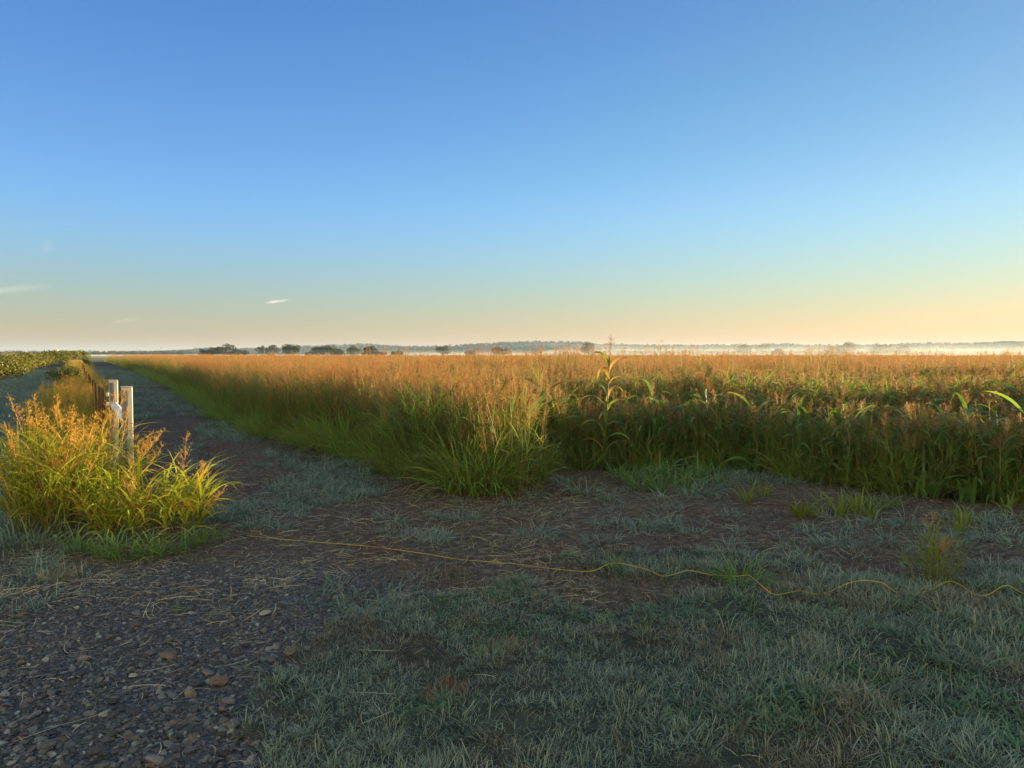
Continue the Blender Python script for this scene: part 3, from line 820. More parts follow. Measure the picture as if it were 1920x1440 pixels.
tuft_thing('grass_tuft', 1390, 1100, .95, tuft(80, .12, (.18, .38), .009, (.2, 1.1), (.6, 1.8), 'fresh_leaf', 5), 'dark green arching grass tuft covering the yellow cord', None)
tuft_thing('grass_tuft', 50, 1020, 1.15, tuft(150, .36, (.14, .36), .009, (.2, 1.0), (.5, 1.8), 'dew_leaf', 5), 'wide blue green dewy grass tuft below the golden grass', None)
tuft_thing('grass_tuft', 1150, 1072, .7, tuft(40, .07, (.1, .3), .006, (.1, .6), (.3, 1.2), 'fresh_leaf', 5), 'small upright green tuft just behind the yellow cord', None)
for px, py, s_, lb in ((1265, 1310, .5, 'lone tuft with one pale arching blade in the middle of the lawn'), (1430, 1320, .6, 'upright green tuft in the lawn beside a pale blade'), (1370, 1200, .7, 'ragged dark green tuft with curling blades within the lawn'), (1760, 1180, .5, 'small tuft with pale curled tips in the lawn below the slender weed'),
                    (1150, 1190, .35, 'tiny green sprig in the lawn below the yellow cord'), (1840, 1270, .6, 'broad dewy tuft near the open side of the lawn, taller than its surroundings'), (985, 1150, .6, 'low bluish tuft where the lawn meets the dirt')):
    tuft_thing('lawn_tuft', px, py, s_, tuft(22, .08, (.12, .34), .007, (.1, 1.1), (.7, 2.6), 'dew_leaf', 6), lb, None)
tuft_thing('grass_tuft', 330, 1145, .55, tuft(26, .08, (.06, .17), .006, (.3, 1.2), (.3, 1.2), 'fresh_leaf', 4), 'small ragged green tuft growing alone in the gravel', None)
for px, py, s in ((1500, 968, 1.1), (1522, 966, .9), (1545, 962, .8), (1575, 972, 1.25), (1610, 968, 1.1), (1630, 972, .9), (1800, 1000, 1.0), (1815, 985, .9), (1400, 940, 1.1), (1890, 960, .9), (1435, 930, .8), (1905, 945, .9)):
    tuft_thing('seedling', px, py, s, seedl[rng.integers(3)], 'bright green young seedling with broad blades on bare dark soil', 'bright green seedlings on the bare soil', 'seedling')
tuft_thing('dead_weed', 115, 1085, .9, tuft(150, .12, (.05, .17), .003, (.1, 1.2), (.1, .9), 'dead_leaf', 3), 'rusty red brown dead weed at the edge of the gravel', None, 'dead weed')
tuft_thing('dead_weed', 840, 1320, .8, tuft(120, .14, (.06, .15), .003, (.1, 1.1), (.1, .9), 'dead_leaf', 3), 'brown dried tuft in the middle of the lawn', None, 'dead weed')
# low green fringe under the golden clumps
for px, py, s in ((150, 1035, 1), (200, 1045, 1), (240, 1050, 1.1), (290, 1045, 1), (340, 1035, .9), (370, 1020, .9), (395, 1010, .8)):
    tuft_thing('grass_tuft', px, py, s, fresh[rng.integers(4)], 'low green tuft fringing the golden grass beside gravel', 'green tufts fringing the golden grass')
# bent dry stalk
mb = MB()
x0, y0 = spot(325, 1020)
blades(mb, [(0, 0, .14)] * 3, [-2.3, -1.7, -.6], [1.2, 1.3, 1.3], [.32, .28, .3], [.014, .012, .012], [1.2, 1.1, .9], 8, 0)
o = mb.build('dry_leaf', M['dry_leaf']); o.location = (x0, y0, hz(x0, y0)); tag(o, 'bent tan dry leaf hanging from the golden clump onto gravel', 'dry leaf')
mb = MB(); blades(mb, [(0, 0, .012)], [.2], [1.45], [.10], [.03], [.15], 5, 0, [.2, .9, 1, .6, .05], fold=.3)
x0, y0 = spot(438, 1004)
o = mb.build('fallen_leaf', M['pale_leaf']); o.location = (x0, y0, hz(x0, y0)); tag(o, 'curled pale fallen leaf lying at the end of the yellow cord', 'leaf')

# ------------------------------------------------------------------ gravel, stones, straw
def rock(seed, flat=.65):
    r = np.random.default_rng(seed)
    bpyme = bpy.data.meshes.new('stone')
    import bmesh
    bm = bmesh.new(); bmesh.ops.create_icosphere(bm, subdivisions=2, radius=.5)
    cuts = [(Vector(r.normal(0, 1, 3)).normalized(), r.uniform(.24, .42)) for _ in range(11)]
    for v in bm.verts:
        c = v.co.copy()
        for n, d in cuts:
            e = c.dot(n) - d
            if e > 0: c -= n * e
        c += Vector(r.normal(0, .008, 3))
        v.co = Vector((c.x * 1.2, c.y * .95, c.z * flat))
    bm.to_mesh(bpyme); bm.free()
    bpyme.materials.append(M['stone'])
    bpyme.polygons.foreach_set('use_smooth', [False] * len(bpyme.polygons))
    return bpyme
rocks = [rock(100 + i, random.uniform(.5, .8)) for i in range(8)]
rock_protos = proto_set('gravel_stone', rocks)
N = 60000
x = rng.uniform(-5, .2, N); y = 2.3 + (6.6 - 2.3) * rng.random(N) ** 1.15
w = gravel_w(x, y)
k = (rng.random(N) < w * (.5 + .6 * vnoise(x * 2, y * 2, 5))) & seen(x, y, 1.0); x, y = x[k], y[k]
s = .007 + .014 * rng.random(len(x)) ** 2 + .03 * rng.random(len(x)) ** 8
s *= 1.0 + .4 * sstep(4.5, 3, y)
scatter('gravel', 'dark grey crushed gravel covering the drive', pts(x, y, .002), rock_protos, size=s, rot=rng.uniform(-.5, .5, (len(x), 3)) + np.stack([0 * x, 0 * x, rng.uniform(0, 6.28, len(x))], 1))
st_group = {'grey': 'dark grey loose stones on the gravel'}
n = 0
while n < 270:
    x = rng.uniform(-3.2, -.6); y = 2.75 + 2.6 * rng.random() ** 1.4
    if gravel_w(x, y) < .45: continue
    o = link('stone', rocks[rng.integers(8)])
    s = .028 + .05 * rng.random() ** 2.4
    if abs(x + 1.55) < .3 and y < 3.7: s *= 1.25
    o.location = (x, y, hz(x, y) + s * .2); o.scale = (s, s * rng.uniform(.8, 1.1), s); o.rotation_euler = (rng.normal(0, .25), rng.normal(0, .25), rng.uniform(0, 6.28))
    tag(o, 'loose angular stone lying among the crushed gravel of the drive', 'stone', 'loose stones among the gravel')
    n += 1
for px, py, s, lb in ((516, 1216, .06, 'pale rounded stone at the edge between gravel and lawn'), (320, 1232, .11, 'biggest dark angular stone in the middle of the gravel'), (545, 1235, .085, 'flat brown stone lying in the lawn beside the gravel')):
    x, y = spot(px, py); o = link('stone', rocks[rng.integers(8)])
    o.location = (x, y, hz(x, y) + s * .15); o.scale = (s,) * 3; o.rotation_euler = (0, 0, rng.uniform(0, 6.28)); tag(o, lb, 'stone')
def straw(bent, turn):
    mb = MB(); blades(mb, [(-.5, 0, 0)], 0, R(86), 1.0, .022, bent, 7, 0, [.8, 1, 1, .9, .5], az_turn=turn); return mb.mesh('straw', [M['straw']])
straw_protos = proto_set('straw_piece', [straw(b, t) for b, t in ((-.1, .2), (.15, -.5), (.3, .9), (-.2, -.2), (.05, .05), (.2, -1.3), (.1, .5))])
N = 60000
x = rng.uniform(-6, 4.5, N); y = 2.6 + 8.5 * rng.random(N) ** 1.2
gw, lw_ = gravel_w(x, y), lawn_w(x, y)
dens = (.10 + .9 * np.exp(-((y - 5.3) / .9) ** 2) * (x < .6) + .5 * np.exp(-((x + .9) / .35) ** 2) * (y < 5)) * (1 - .85 * lw_) * sstep(.3, .6, fbm(x * 1.8, y * 1.8, 64, 3))
dens = dens + .25 * (y > 5.8) * (y < 9.5) * (x > -3) * (x < .8)
k = (rng.random(N) < dens) & seen(x, y, 1.0) & ~in_field(x, y); x, y = x[k], y[k]
L = .02 + .10 * rng.random(len(x)) ** 2 + .2 * rng.random(len(x)) ** 8
ang = np.where(rng.random(len(x)) < .35, rng.normal(.25, .4, len(x)), rng.uniform(0, 6.28, len(x)))
scatter('straw_litter', 'pale dry straw pieces scattered over gravel and dirt', pts(x, y, .012), straw_protos, size=np.stack([L, np.full(len(x), .16) * rng.uniform(.6, 1.4, len(x)), L], 1), rot=np.stack([rng.normal(0, .2, len(x)), rng.normal(0, .1, len(x)), ang], 1))
M['clod'] = solid_mat('clod', (.05, .034, .024), (.17, .115, .08), 8, .95, .15, use_each=True)
clods = []
for q in range(4):
    mm = rocks[q].copy(); mm.materials.clear(); mm.materials.append(M['clod']); clods.append(mm)
clod_protos = proto_set('soil_clod', clods)
N = 60000
x = rng.uniform(-7, 7, N); y = 4.3 + 10 * rng.random(N) ** 1.4
k = (rng.random(N) < (.25 + .75 * sstep(.4, .62, fbm(x * 1.1, y * 1.1, 68, 3))) * (1 - lawn_w(x, y)) * (1 - .6 * gravel_w(x, y))) & seen(x, y, 1) & ~in_field(x, y, .3) & (x > fence_x(y) + .4); x, y = x[k], y[k]
scatter('soil_clods', 'small dark crumbs of damp soil covering the bare ground', pts(x, y), clod_protos, size=.008 + .03 * rng.random(len(x)) ** 4, rot=rng.uniform(0, 6.28, (len(x), 3)))
# short dead stubble on the dirt
stub_protos = proto_set('stubble', [tuft(14, .06, (.02, .07), .003, (.2, 1.5), (.1, .9), 'stubble', 3) for _ in range(4)])
N = 42000
y = 4.8 + 32 * rng.random(N) ** 2.2; x = rng.uniform(-1, 1, N) * (.74 * y + 1)
k = (rng.random(N) < .42 * sstep(.42, .68, fbm(x * 1.3 + 5, y * 1.3, 66, 3)) * (1 - lawn_w(x, y)) * (1 - .8 * gravel_w(x, y))) & seen(x, y, 1) & ~in_field(x, y) & (x > fence_x(y) + .6); x, y = x[k], y[k]
scatter('dead_stubble', 'short dead brown grass stubble on the dirt track', pts(x, y), stub_protos, size=rng.uniform(.6, 1.3, len(x)) * (1 + .03 * y))

# ------------------------------------------------------------------ yellow cord
def smooth_path(P, n=8):
    P = [np.array(p) for p in P]; out = []
    for i in range(len(P) - 1):
        a, b, c, d = P[max(i - 1, 0)], P[i], P[i + 1], P[min(i + 2, len(P) - 1)]
        for k in range(n):
            t = k / n
            out.append(.5 * (2 * b + (c - a) * t + (2 * a - 5 * b + 4 * c - d) * t * t + (3 * b - a - 3 * c + d) * t ** 3))
    out.append(P[-1]); return out
cp = [(462, 1003, 0), (530, 1013, 0), (600, 1019, 0), (690, 1027, 0), (790, 1044, 0), (860, 1053, 0), (950, 1061, 0), (1000, 1068, 0), (1060, 1078, .01), (1110, 1078, .02), (1150, 1073, .03), (1210, 1081, .02), (1245, 1088, .015), (1290, 1082, .03), (1330, 1088, .035), (1380, 1097, .055),
      (1405, 1105, .06), (1432, 1122, .03), (1455, 1124, .0), (1500, 1121, .03), (1540, 1122, .0), (1600, 1119, .045), (1650, 1120, .05), (1685, 1126, .0), (1735, 1131, .015), (1775, 1122, .065), (1800, 1128, .06), (1825, 1135, .03), (1850, 1136, .03), (1885, 1126, .065), (1915, 1128, .03), (1960, 1134, .0), (2100, 1130, .0), (2300, 1140, .0)]
P = []
for u, v, dz in cp:
    x, y = spot(u, v); P.append((x, y, hz(x, y) + .011 + dz))
mb = MB(); tube(mb, smooth_path(P, 6), .0030, 6)
tag(mb.build('yellow_cord', M['cord_yellow']), 'thin yellow cord lying across the dirt and dewy grass', 'cord')

# ------------------------------------------------------------------ corner posts, brace, fence
FD = math.atan2(1, -.56)                        # direction of the fence
def corner_post(px, d, ztop, w, label):
    x = (px - 960) / FPX * d; z0 = hz(x, d)
    root = tag(empty('fence_post', (x, d, z0), FD - R(90)), label, 'post', 'weathered pale corner posts of the fence')
    b = MB()                                     # hollow box section with a cut top
    h = w / 2
    c = .006
    ring = [(-h + c, -h), (h - c, -h), (h, -h + c), (h, h - c), (h - c, h), (-h + c, h), (-h, h - c), (-h, -h + c)]
    V = [(x_, y_, z) for z in (-.3, ztop - .004) for x_, y_ in ring] + [(x_ * .94, y_ * .94, ztop) for x_, y_ in ring]
    Fc = [(i + 8 * j, (i + 1) % 8 + 8 * j, (i + 1) % 8 + 8 * (j + 1), i + 8 * (j + 1)) for j in range(2) for i in range(8)] + [tuple(range(16, 24))]
    b.add(V, Fc); pb = b.build('post_body', M['post_paint'], root, smooth=False)
    g = MB(); box(g, (-h + .021, -h - .002, ztop / 2 - .012), (.036, .004, ztop - .03)); box(g, (-h + .0475, -h - .002, ztop / 2 - .012), (.006, .004, ztop - .03))
    g.build('channel', M['post_grey'], pb, smooth=False)
    cp_ = MB(); box(cp_, (0, 0, ztop + .004), (w + .008, w + .008, .008)); cp_.build('cap', M['post_paint'], pb, smooth=False)
    for zz in (ztop * .72, ztop * .53):
        wr = MB(); k = h + .006
        tube(wr, [(-k, -k, zz), (k, -k, zz + .004), (k, k, zz), (-k, k, zz - .004), (-k, -k, zz)], .0028, 6)
        wr.build('wire_wrap', M['wire'], root)
    return root
corner_post(237, 7.6, 1.285, .098, 'pale weathered square post standing in golden grass, wire wrapped, in front')
corner_post(212, 9.6, 1.27, .098, 'pale weathered square post behind the first one, holding the white brace pipe')
a = Vector(((237 - 960) / FPX * 7.6, 7.6, .93)); b_ = Vector(((212 - 960) / FPX * 9.6, 9.6, .98))
dr = (b_ - a).normalized(); nl_ = Vector((-dr.y, dr.x, 0))
root = tag(empty('brace_pipe', a + dr * .05), 'white round brace pipe running between the two pale posts', 'pipe')
mb = MB(); tube(mb, [(0, 0, 0), tuple((b_ - a) - dr * .1)], .045, 16); mb.build('pipe', M['white_pipe'], root)
for q in (.97, .04):
    mb = MB(); c = (b_ - a) * q - dr * .05
    tube(mb, [tuple(c - dr * .012), tuple(c + dr * .012)], .049, 16); mb.build('clamp', M['rust'], root)
# T posts
def t_post(h):
    root = empty('t_post')
    mb = MB(); box(mb, (0, 0, h / 2 - .1), (.03, .005, h + .2)); box(mb, (0, .0175, h / 2 - .1), (.005, .03, h + .2))
    for k in range(int(h / .055)): box(mb, (0, -.006, .06 + k * .055), (.014, .007, .02))
    pb = mb.build('post_body', M['rust'], root, smooth=False)
    mb = MB(); box(mb, (0, 0, h - .012), (.032, .0075, .03)); box(mb, (0, .018, h - .012), (.0075, .031, .03)); mb.build('painted_tip', M['post_grey'], pb, smooth=False)
    return root
wire_pts = [[], []]
def wire_at(x, y, z0, z1):
    wire_pts[0].append((x + .03, y - .02, z0)); wire_pts[1].append((x + .03, y - .02, z1))
wire_at((212 - 960) / FPX * 9.6 + .05, 9.6, 1.05, .7)
tp = [(198, 11.6, 1.12), (188, 13.6, 1.05), (181, 16, 1.02), (174.5, 19, .98), (171, 22, .98), (167, 25.5, .98), (163, 30, .95), (159.5, 36, .98), (157, 44, 1.0), (155, 54, 1.0)]
base_t = t_post(1.12)
for i, (px, d, h) in enumerate(tp):
    o = base_t if i == 0 else copy_tree(base_t)
    x = (px - 960) / FPX * d
    o.location = (x, d, hz(x, d)); o.rotation_euler = (rng.normal(0, .03), rng.normal(0, .03), FD - R(90) + R(90)); o.scale = (1, 1, h / 1.12)
    tag(o, 'rusty brown steel fence stake with painted tip standing in the weedy fence row', 'fence stake', 'rusty stakes along the fence line')
    wire_at(x, d, h * .9 + hz(x, d), h * .6)
ins = []
for zz in (1.0, .86):
    mb = MB()
    xx = (198 - 960) / FPX * 11.6
    tube(mb, [(xx + .05, 11.56, zz - .03), (xx + .05, 11.56, zz - .012), (xx + .05, 11.56, zz), (xx + .05, 11.56, zz + .012), (xx + .05, 11.56, zz + .03)], [.018, .03, .018, .03, .016], 10)
    tag(mb.build('insulator', M['white_plastic']), ('upper' if zz > .9 else 'lower') + ' white ribbed wire insulator on the stake beside the pale posts', 'insulator')
for k, lab in ((0, 'upper rusty fence wire strung from post to stakes'), (1, 'lower rusty fence wire strung from post to stakes')):
    mb = MB(); tube(mb, wire_pts[k], .0022, 5); tag(mb.build('fence_wire', M['wire']), lab, 'wire')

# ------------------------------------------------------------------ bushes and trees
def crown_pts(blobs, n, shell=.55):
    P = []
    tot = sum(b[3] * b[4] for b in blobs)
    for cx, cy, cz, rx, rzz in blobs:
        k = max(6, int(n * rx * rzz / tot))
        d = rng.normal(0, 1, (k, 3)); d /= np.linalg.norm(d, axis=1)[:, None]
        r = shell + (1.05 - shell) * rng.random(k) ** .7
        P.append(np.stack([cx + d[:, 0] * r * rx, cy + d[:, 1] * r * rx, cz + d[:, 2] * r * rzz], 1))
    return np.concatenate(P)
def tree_parts(h, w, nblob, nleaf, lsize, trunk_h):
    blobs = []
    for i in range(nblob):
        a = rng.uniform(0, 6.28); q = math.sqrt(rng.random()) * .38
        top = h * (.93 - 2.2 * q * q * rng.uniform(.6, 1.2)); lo = trunk_h + .1 * h
        z = lo + (max(top, lo + .1 * h) - lo) * rng.random() ** .6
        rr = w * rng.uniform(.10, .21)
        blobs.append((q * w * math.cos(a), q * w * math.sin(a), min(z, h - rr * .6), rr, rr * rng.uniform(.6, .9)))
    cr = MB(); quads(cr, crown_pts(blobs, nleaf), 1, lsize * rng.uniform(.6, 1.4, sum(1 for _ in range(1))), 0, .7)
    tk = MB(); r0 = h * .028
    tube(tk, [(0, 0, -.3), (0, 0, trunk_h), (.02 * h, 0, h * .6)], [r0 * 1.3, r0, r0 * .4], 7)
    for bx, by, bz, _, _ in blobs[:7]:
        tube(tk, [(0, 0, trunk_h * .9), (bx * .5, by * .5, (trunk_h + bz) / 2), (bx, by, bz)], [r0 * .6, r0 * .4, r0 * .12], 5)
    return cr, tk
def make_tree(name, h, w, nblob, nleaf, lsize, mat='tree_leaf', trunk_h=None):
    root = empty(name)
    cr, tk = tree_parts(h, w, nblob, nleaf, lsize, h * .15 if trunk_h is None else trunk_h)
    cr.build('crown', M[mat], root, smooth=False); tk.build('trunk', M['bark'], root)
    return root
def put_tree(o, px, d, label, group, cat='tree', s=1.0):
    x = (px - 960) / FPX * d
    o.location = (x, d, hz(x, d)); o.rotation_euler = (0, 0, rng.uniform(0, 6.28)); o.scale = (s,) * 3
    return tag(o, label, cat, group)
GT = 'scattered trees on the plain beyond the field'
D = 500
PXM = D / FPX
for px, wpx, hpx, d, lab in (
        (384, 24, 14, 500, 'low dark round shrub tree beginning the group beside the pale barn'),
        (402, 30, 15, 510, 'dark spreading low tree under the tall open crowned one'),
        (424, 36, 25, 505, 'tall open crowned tree with ragged top near the pale barn'),
        (443, 22, 14, 495, 'small dark tree between the tall open crown and a light pole'),
        (458, 16, 12, 520, 'little airy tree standing alone beside a light pole'),
        (492, 24, 18, 900, 'hazy blue round tree behind the second light pole'),
        (512, 26, 19, 900, 'hazy blue tree just before the dark round one'),
        (508, 12, 6, 480, 'tiny low dark bush at the field end by the pole'),
        (544, 34, 24, 500, 'dense dark round tree standing apart, darkest of the row'),
        (580, 18, 10, 500, 'low dark shrub tree opening the middle group'),
        (595, 26, 17, 505, 'dark round topped tree in the middle group'),
        (615, 34, 20, 500, 'broad dark tree, highest of the middle group'),
        (634, 26, 13, 495, 'low dark tree closing the middle group'),
        (664, 26, 20, 520, 'brownish rounded tree leading the next pair'),
        (694, 32, 18, 505, 'dark bushy tree following the brownish rounded one'),
        (714, 20, 9, 500, 'low dark shrub trailing the bushy pair'),
        (745, 26, 10, 500, 'flat topped low dark shrub standing alone'),
        (830, 30, 20, 560, 'grey green round tree rising out of the mist alone'),
        (790, 10, 4, 520, 'tiny shrub in mist before the grey green round tree'),
        (882, 20, 11, 600, 'small faint tree in mist between two round trees'),
        (939, 32, 17, 620, 'round green tree with flat base in the mist'),
        (1003, 14, 9, 850, 'very faint small tree in the mist of the middle plain'),
        (1060, 12, 8, 850, 'faint small bush in mist before the tall hazy tree'),
        (1104, 30, 25, 760, 'tall hazy tree standing behind the tallest sorghum plant'),
        (1460, 24, 13, 900, 'faint round bush deep in the bright mist'),
        (1590, 30, 26, 1100, 'highest hazy tree on the misty skyline'),
        (1565, 40, 17, 1100, 'broad hazy tree adjoining the highest skyline tree'),
        (1652, 40, 21, 1150, 'wide hazy tree after the highest skyline tree'),
        (1690, 34, 18, 1150, 'hazy round tree sloping down from the wide one'),
        (1395, 28, 19, 1200, 'hazy tree at the start of the misty skyline row'),
        (1430, 30, 20, 1200, 'second hazy tree of the misty skyline row')):
    h = hpx * d / FPX * 1.08; w = wpx * d / FPX * 1.12
    o = make_tree('plain_tree', h, w, int(rng.integers(20, 30)), 1900, .05 * w + .15)
    put_tree(o, px, d, lab, GT)
# roadside shrubs on the far left, along the mown strip
i = 0
for y0, dx, h, w in ((37, 0, 1.9, 3.2), (43, -1.5, 2.2, 3.6), (50, 0, 1.9, 4), (58, -1, 1.9, 4.2), (67, -.5, 1.9, 4.6), (78, -1.5, 2.0, 5), (90, -.5, 2.1, 5), (104, 0, 2.2, 5), (122, -2, 2.0, 6), (150, 0, 2.1, 6), (180, 0, 2.5, 7), (215, 2, 3.4, 8), (250, 4, 3.2, 8)):
    x = -5.6 - .56 * y0 + dx
    o = make_tree('shrub', h * rng.uniform(.72, 1.04), w, 26, 3000, .085 + .0012 * y0, 'bush_leaf', .1)
    o.location = (x, y0, 0); o.rotation_euler = (0, 0, rng.uniform(0, 6.28))
    tag(o, 'sunlit yellow green shrub in the hedge beside the mown strip', 'shrub', 'sunlit shrubs along the mown strip')
o = make_tree('shrub', 1.15, 1.7, 12, 2600, .07, 'dark_bush_leaf', .1); put_tree(o, 122, 36, 'dark green rounded shrub growing against the weedy fence row', None, 'shrub')
o = make_tree('shrub', 1.1, 1.4, 10, 1600, .09, 'dark_bush_leaf', .1); put_tree(o, 162, 95, 'small grey green shrub where the dirt track meets the field end', None, 'shrub')

# ------------------------------------------------------------------ barn, tower, poles
def gable(w, d, h, roof):
    mb = MB()
    V = [(-w / 2, -d / 2, 0), (w / 2, -d / 2, 0), (w / 2, d / 2, 0), (-w / 2, d / 2, 0), (-w / 2, -d / 2, h), (w / 2, -d / 2, h), (w / 2, d / 2, h), (-w / 2, d / 2, h), (-w / 2, 0, h + roof), (w / 2, 0, h + roof)]
    mb.add(V, [(0, 1, 5, 4), (2, 3, 7, 6), (1, 2, 6, 9, 5), (3, 0, 4, 8, 7)])
    rf = MB(); e = .35
    for s in (-1, 1):
        a = (h + roof + .12, 0); b = (h - .1, s * (d / 2 + e))
        rf.add([(-w / 2 - e, a[1], a[0]), (w / 2 + e, a[1], a[0]), (w / 2 + e, b[1], b[0]), (-w / 2 - e, b[1], b[0]),
                (-w / 2 - e, a[1], a[0] - .1), (w / 2 + e, a[1], a[0] - .1), (w / 2 + e, b[1], b[0] - .1), (-w / 2 - e, b[1], b[0] - .1)],
               [(0, 1, 2, 3), (7, 6, 5, 4), (3, 2, 6, 7), (0, 3, 7, 4), (1, 5, 6, 2)])
    return mb, rf
def barn(px, d, w, dp, h, roof, rz, label):
    x = (px - 960) / FPX * d
    root = tag(empty('barn', (x, d, 0), rz), label, 'barn')
    a, r = gable(w, dp, h, roof)
    wl = a.build('wall', M['barn_wall'], root, smooth=False); r.build('roof', M['barn_wall'], root, smooth=False)
    dd = MB(); box(dd, (w * .2, -dp / 2 - .03, h * .4), (w * .16, .06, h * .8)); dd.build('door', M['dark_opening'], wl, smooth=False)
barn(357, 480, 6.3, 5, 1.5, .5, .1, 'long low pale barn standing alone before the blue tree line')
barn(410, 490, 4, 4, 1.2, .5, -.1, 'tiny pale shed at the foot of the tall open crowned tree')
x = (107 - 960) / FPX * 900
root = tag(empty('water_tower', (x, 900, 0)), 'small pale square topped tower above the far hedge', 'tower')
mb = MB(); box(mb, (0, 0, 5.6), (3.4, 3.4, 3.4)); mb.build('tank', M['barn_wall'], root, smooth=False)
mb = MB(); box(mb, (0, 0, 7.4), (3.8, 3.8, .2)); mb.build('roof', M['barn_roof'], root, smooth=False)
for sx in (-1, 1):
    for sy in (-1, 1):
        mb = MB(); tube(mb, [(sx * 1.4, sy * 1.4, 0), (sx * 1.4, sy * 1.4, 3.9)], .16, 6); mb.build('leg', M['bark_pole'], root)
for px, d, h, lab in ((303, 620, 8, 'thin pole by the blue tree line well before the barn'), (366, 560, 8, 'thin pole just behind the pale barn'), (466, 560, 7, 'thin pole beside the little airy tree'), (496, 560, 7.5, 'pale light pole between the airy tree and the dark round tree'), (1882, 900, 14, 'tall thin mast rising over the misty skyline')):
    root = tag(empty('utility_pole', ((px - 960) / FPX * d, d, 0)), lab, 'pole')
    mb = MB(); tube(mb, [(0, 0, -.2), (0, 0, h)], [.17, .11], 8); mb.build('pole', M['bark_pole'], root)
    mb = MB(); box(mb, (0, 0, h - .5), (1.8, .12, .14)); mb.build('crossarm', M['bark_pole'], root, smooth=False)

# birds
def bird(px, py, d, span, label):
    x = (px - 960) / FPX * d; z = EYE + (HOR - py) / FPX * d
    mb = MB()
    tube(mb, [(-.22 * span, 0, 0), (-.1 * span, 0, .01), (.1 * span, 0, .01), (.22 * span, 0, 0)], [.01, .06 * span, .05 * span, .008], 8)
    for s in (-1, 1):
        mb.add([(.1 * span, s * .03 * span, .01), (-.1 * span, s * .03 * span, .01), (-.06 * span, s * .28 * span, .09 * span), (.08 * span, s * .28 * span, .09 * span), (-.02 * span, s * .5 * span, .03 * span)], [(0, 1, 2, 3), (3, 2, 4)])
    o = mb.build('bird', M['bird']); o.location = (x, d, z); o.rotation_euler = (0, 0, .3); tag(o, label, 'bird')
bird(615, 208, 110, .42, 'dark bird flying alone high in the blue sky')
bird(101, 574, 200, .4, 'tiny dark bird flying low near the pale cloud wisp')

# ------------------------------------------------------------------ wooded hills
ridge = np.array([(-500, 660), (150, 661), (250, 659), (340, 656), (400, 650), (470, 652), (540, 650), (600, 647), (680, 642.5), (760, 647), (830, 646), (900, 642), (1000, 640), (1100, 641), (1150, 643), (1300, 646), (1420, 644), (1600, 644), (1760, 641), (1920, 639), (2600, 642)])
us = np.linspace(-450, 2400, 150); vs_ = np.linspace(0, 1, 14)
U, Vv = np.meshgrid(us, vs_)
dist = 2000 + 900 * Vv
HX = (U - 960) / FPX * dist
rp = (HOR - np.interp(U, ridge[:, 0], ridge[:, 1]) - 2.0) * 2900 / FPX
HZ = np.maximum(rp, 0.3) * (Vv ** 1.1) * (.8 + .4 * fbm(HX * .004, dist * .004, 120, 3)) - 1 + 9 * Vv * (1 - Vv) * (fbm(HX * .008, dist * .008, 121, 2) - .4) * 3
nvv, nuu = U.shape
idx = np.arange(nvv * nuu).reshape(nvv, nuu)
F = np.stack([idx[:-1, :-1], idx[:-1, 1:], idx[1:, 1:], idx[1:, :-1]], -1).reshape(-1, 4)
mb = MB(); mb.add(np.stack([HX, dist, HZ], -1).reshape(-1, 3), F.tolist())
tag(mb.build('hills', solid_mat('hill_ground', (.08, .08, .04), (.18, .16, .09), .004, .9)), kind='structure')
def wood_tree():
    cr, tk = tree_parts(11, 12, 9, 260, 1.5, 1.5); return cr.mesh('wood_crown', [M['wood_leaf']], False)
wood = proto_set('wood_tree', [wood_tree() for _ in range(5)])
N = 15000
fu = rng.uniform(0, nuu - 1.001, N); fv = (nvv - 1.001) * rng.random(N) ** .8
iu, iv = fu.astype(int), fv.astype(int); a, b = fu - iu, fv - iv
def bil(A): return (A[iv, iu] * (1 - a) + A[iv, iu + 1] * a) * (1 - b) + (A[iv + 1, iu] * (1 - a) + A[iv + 1, iu + 1] * a) * b
Pw = np.stack([bil(HX), bil(dist), bil(HZ)], 1)
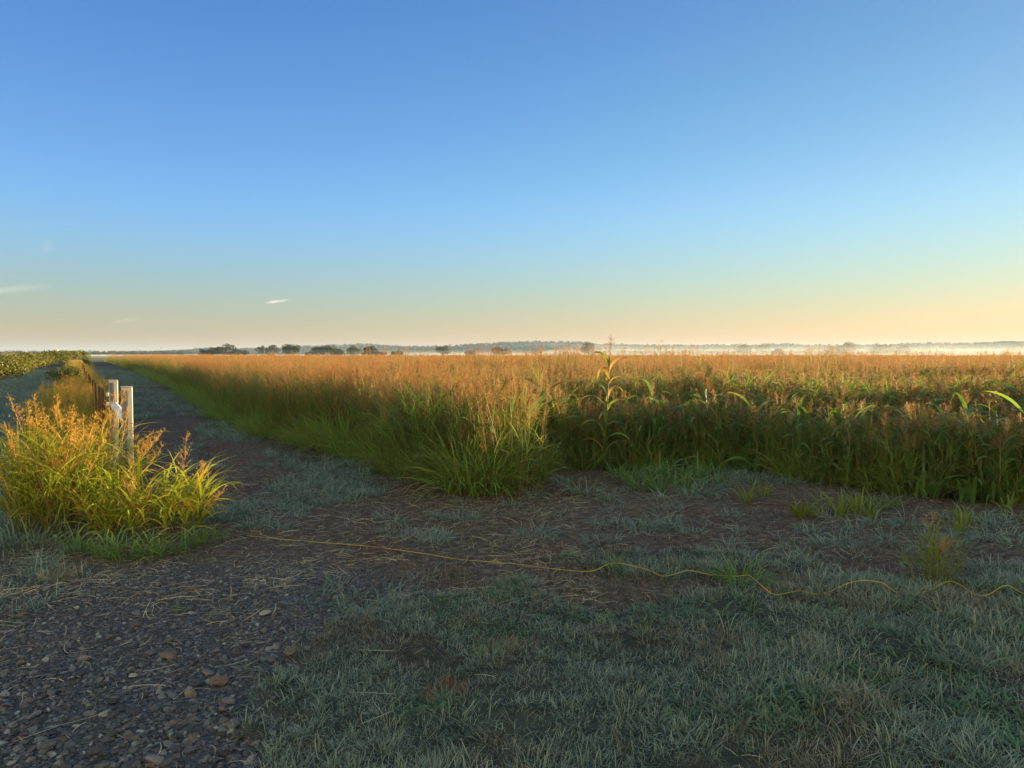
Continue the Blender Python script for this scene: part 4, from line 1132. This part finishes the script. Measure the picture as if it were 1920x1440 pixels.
open_ = (fbm(Pw[:, 0] * .006, Pw[:, 1] * .01, 140, 3) > .60) & (fv < nvv * .8)
Pw = Pw[~open_]
Pw[:, 2] -= 3.5
scatter('hill_woods', 'hazy wooded slopes of the low hills far beyond the plain', Pw, wood, size=rng.uniform(.55, 1.15, len(Pw)), tilt=.0)
# flat tree line in front of the hills
N = 1500
u = np.concatenate([rng.uniform(-250, 440, 500), rng.uniform(1180, 2300, 1000)])
d = np.where(u < 800, rng.uniform(1300, 1500, N), rng.uniform(1450, 1700, N))
Pw = np.stack([(u - 960) / FPX * d, d, 0 * d - 2.0], 1)
sz = np.where(u < 800, .95, .95) * rng.uniform(.6, 1.15, N)
scatter('far_tree_line', 'hazy blue tree line across the far plain before the hills', Pw, wood, size=sz, tilt=0)

# ------------------------------------------------------------------ air
def volume_box(name, x0, x1, y0, y1, z0, z1, dens, colr, aniso, label):
    mb = MB(); box(mb, ((x0 + x1) / 2, (y0 + y1) / 2, (z0 + z1) / 2), (x1 - x0, y1 - y0, z1 - z0))
    m = bpy.data.materials.new(name); m.use_nodes = True; nt = m.node_tree; nt.nodes.clear()
    out = nt.nodes.new('ShaderNodeOutputMaterial'); v = nt.nodes.new('ShaderNodeVolumePrincipled')
    v.inputs['Density'].default_value = dens; v.inputs['Color'].default_value = (*colr, 1); v.inputs['Anisotropy'].default_value = aniso
    nt.links.new(v.outputs[0], out.inputs['Volume'])
    o = mb.build(name, m, smooth=False)
    return tag(o, label, kind='stuff')
volume_box('haze', -9500, 9500, -9500, 9500, -3.2, 80, 1.0e-4, (.45, .62, .92), .15, 'thin blue morning haze filling the air over the plain')
volume_box('ground_mist', -900, 1500, 230, 1750, .35, 1.6, 7e-4, (.95, .95, .95), .3, 'low white morning mist lying over the plain beyond the field')
volume_box('ground_mist', -160, 1600, 380, 1760, 1.6, 4.2, 3.6e-4, (.95, .95, .95), .3, 'middle veil of morning mist hanging between the scattered trees')
volume_box('ground_mist', 60, 1650, 520, 1770, 4.2, 10.5, 3.6e-4, (.95, .95, .95), .3, 'upper veil of bright mist towards the rising sun')
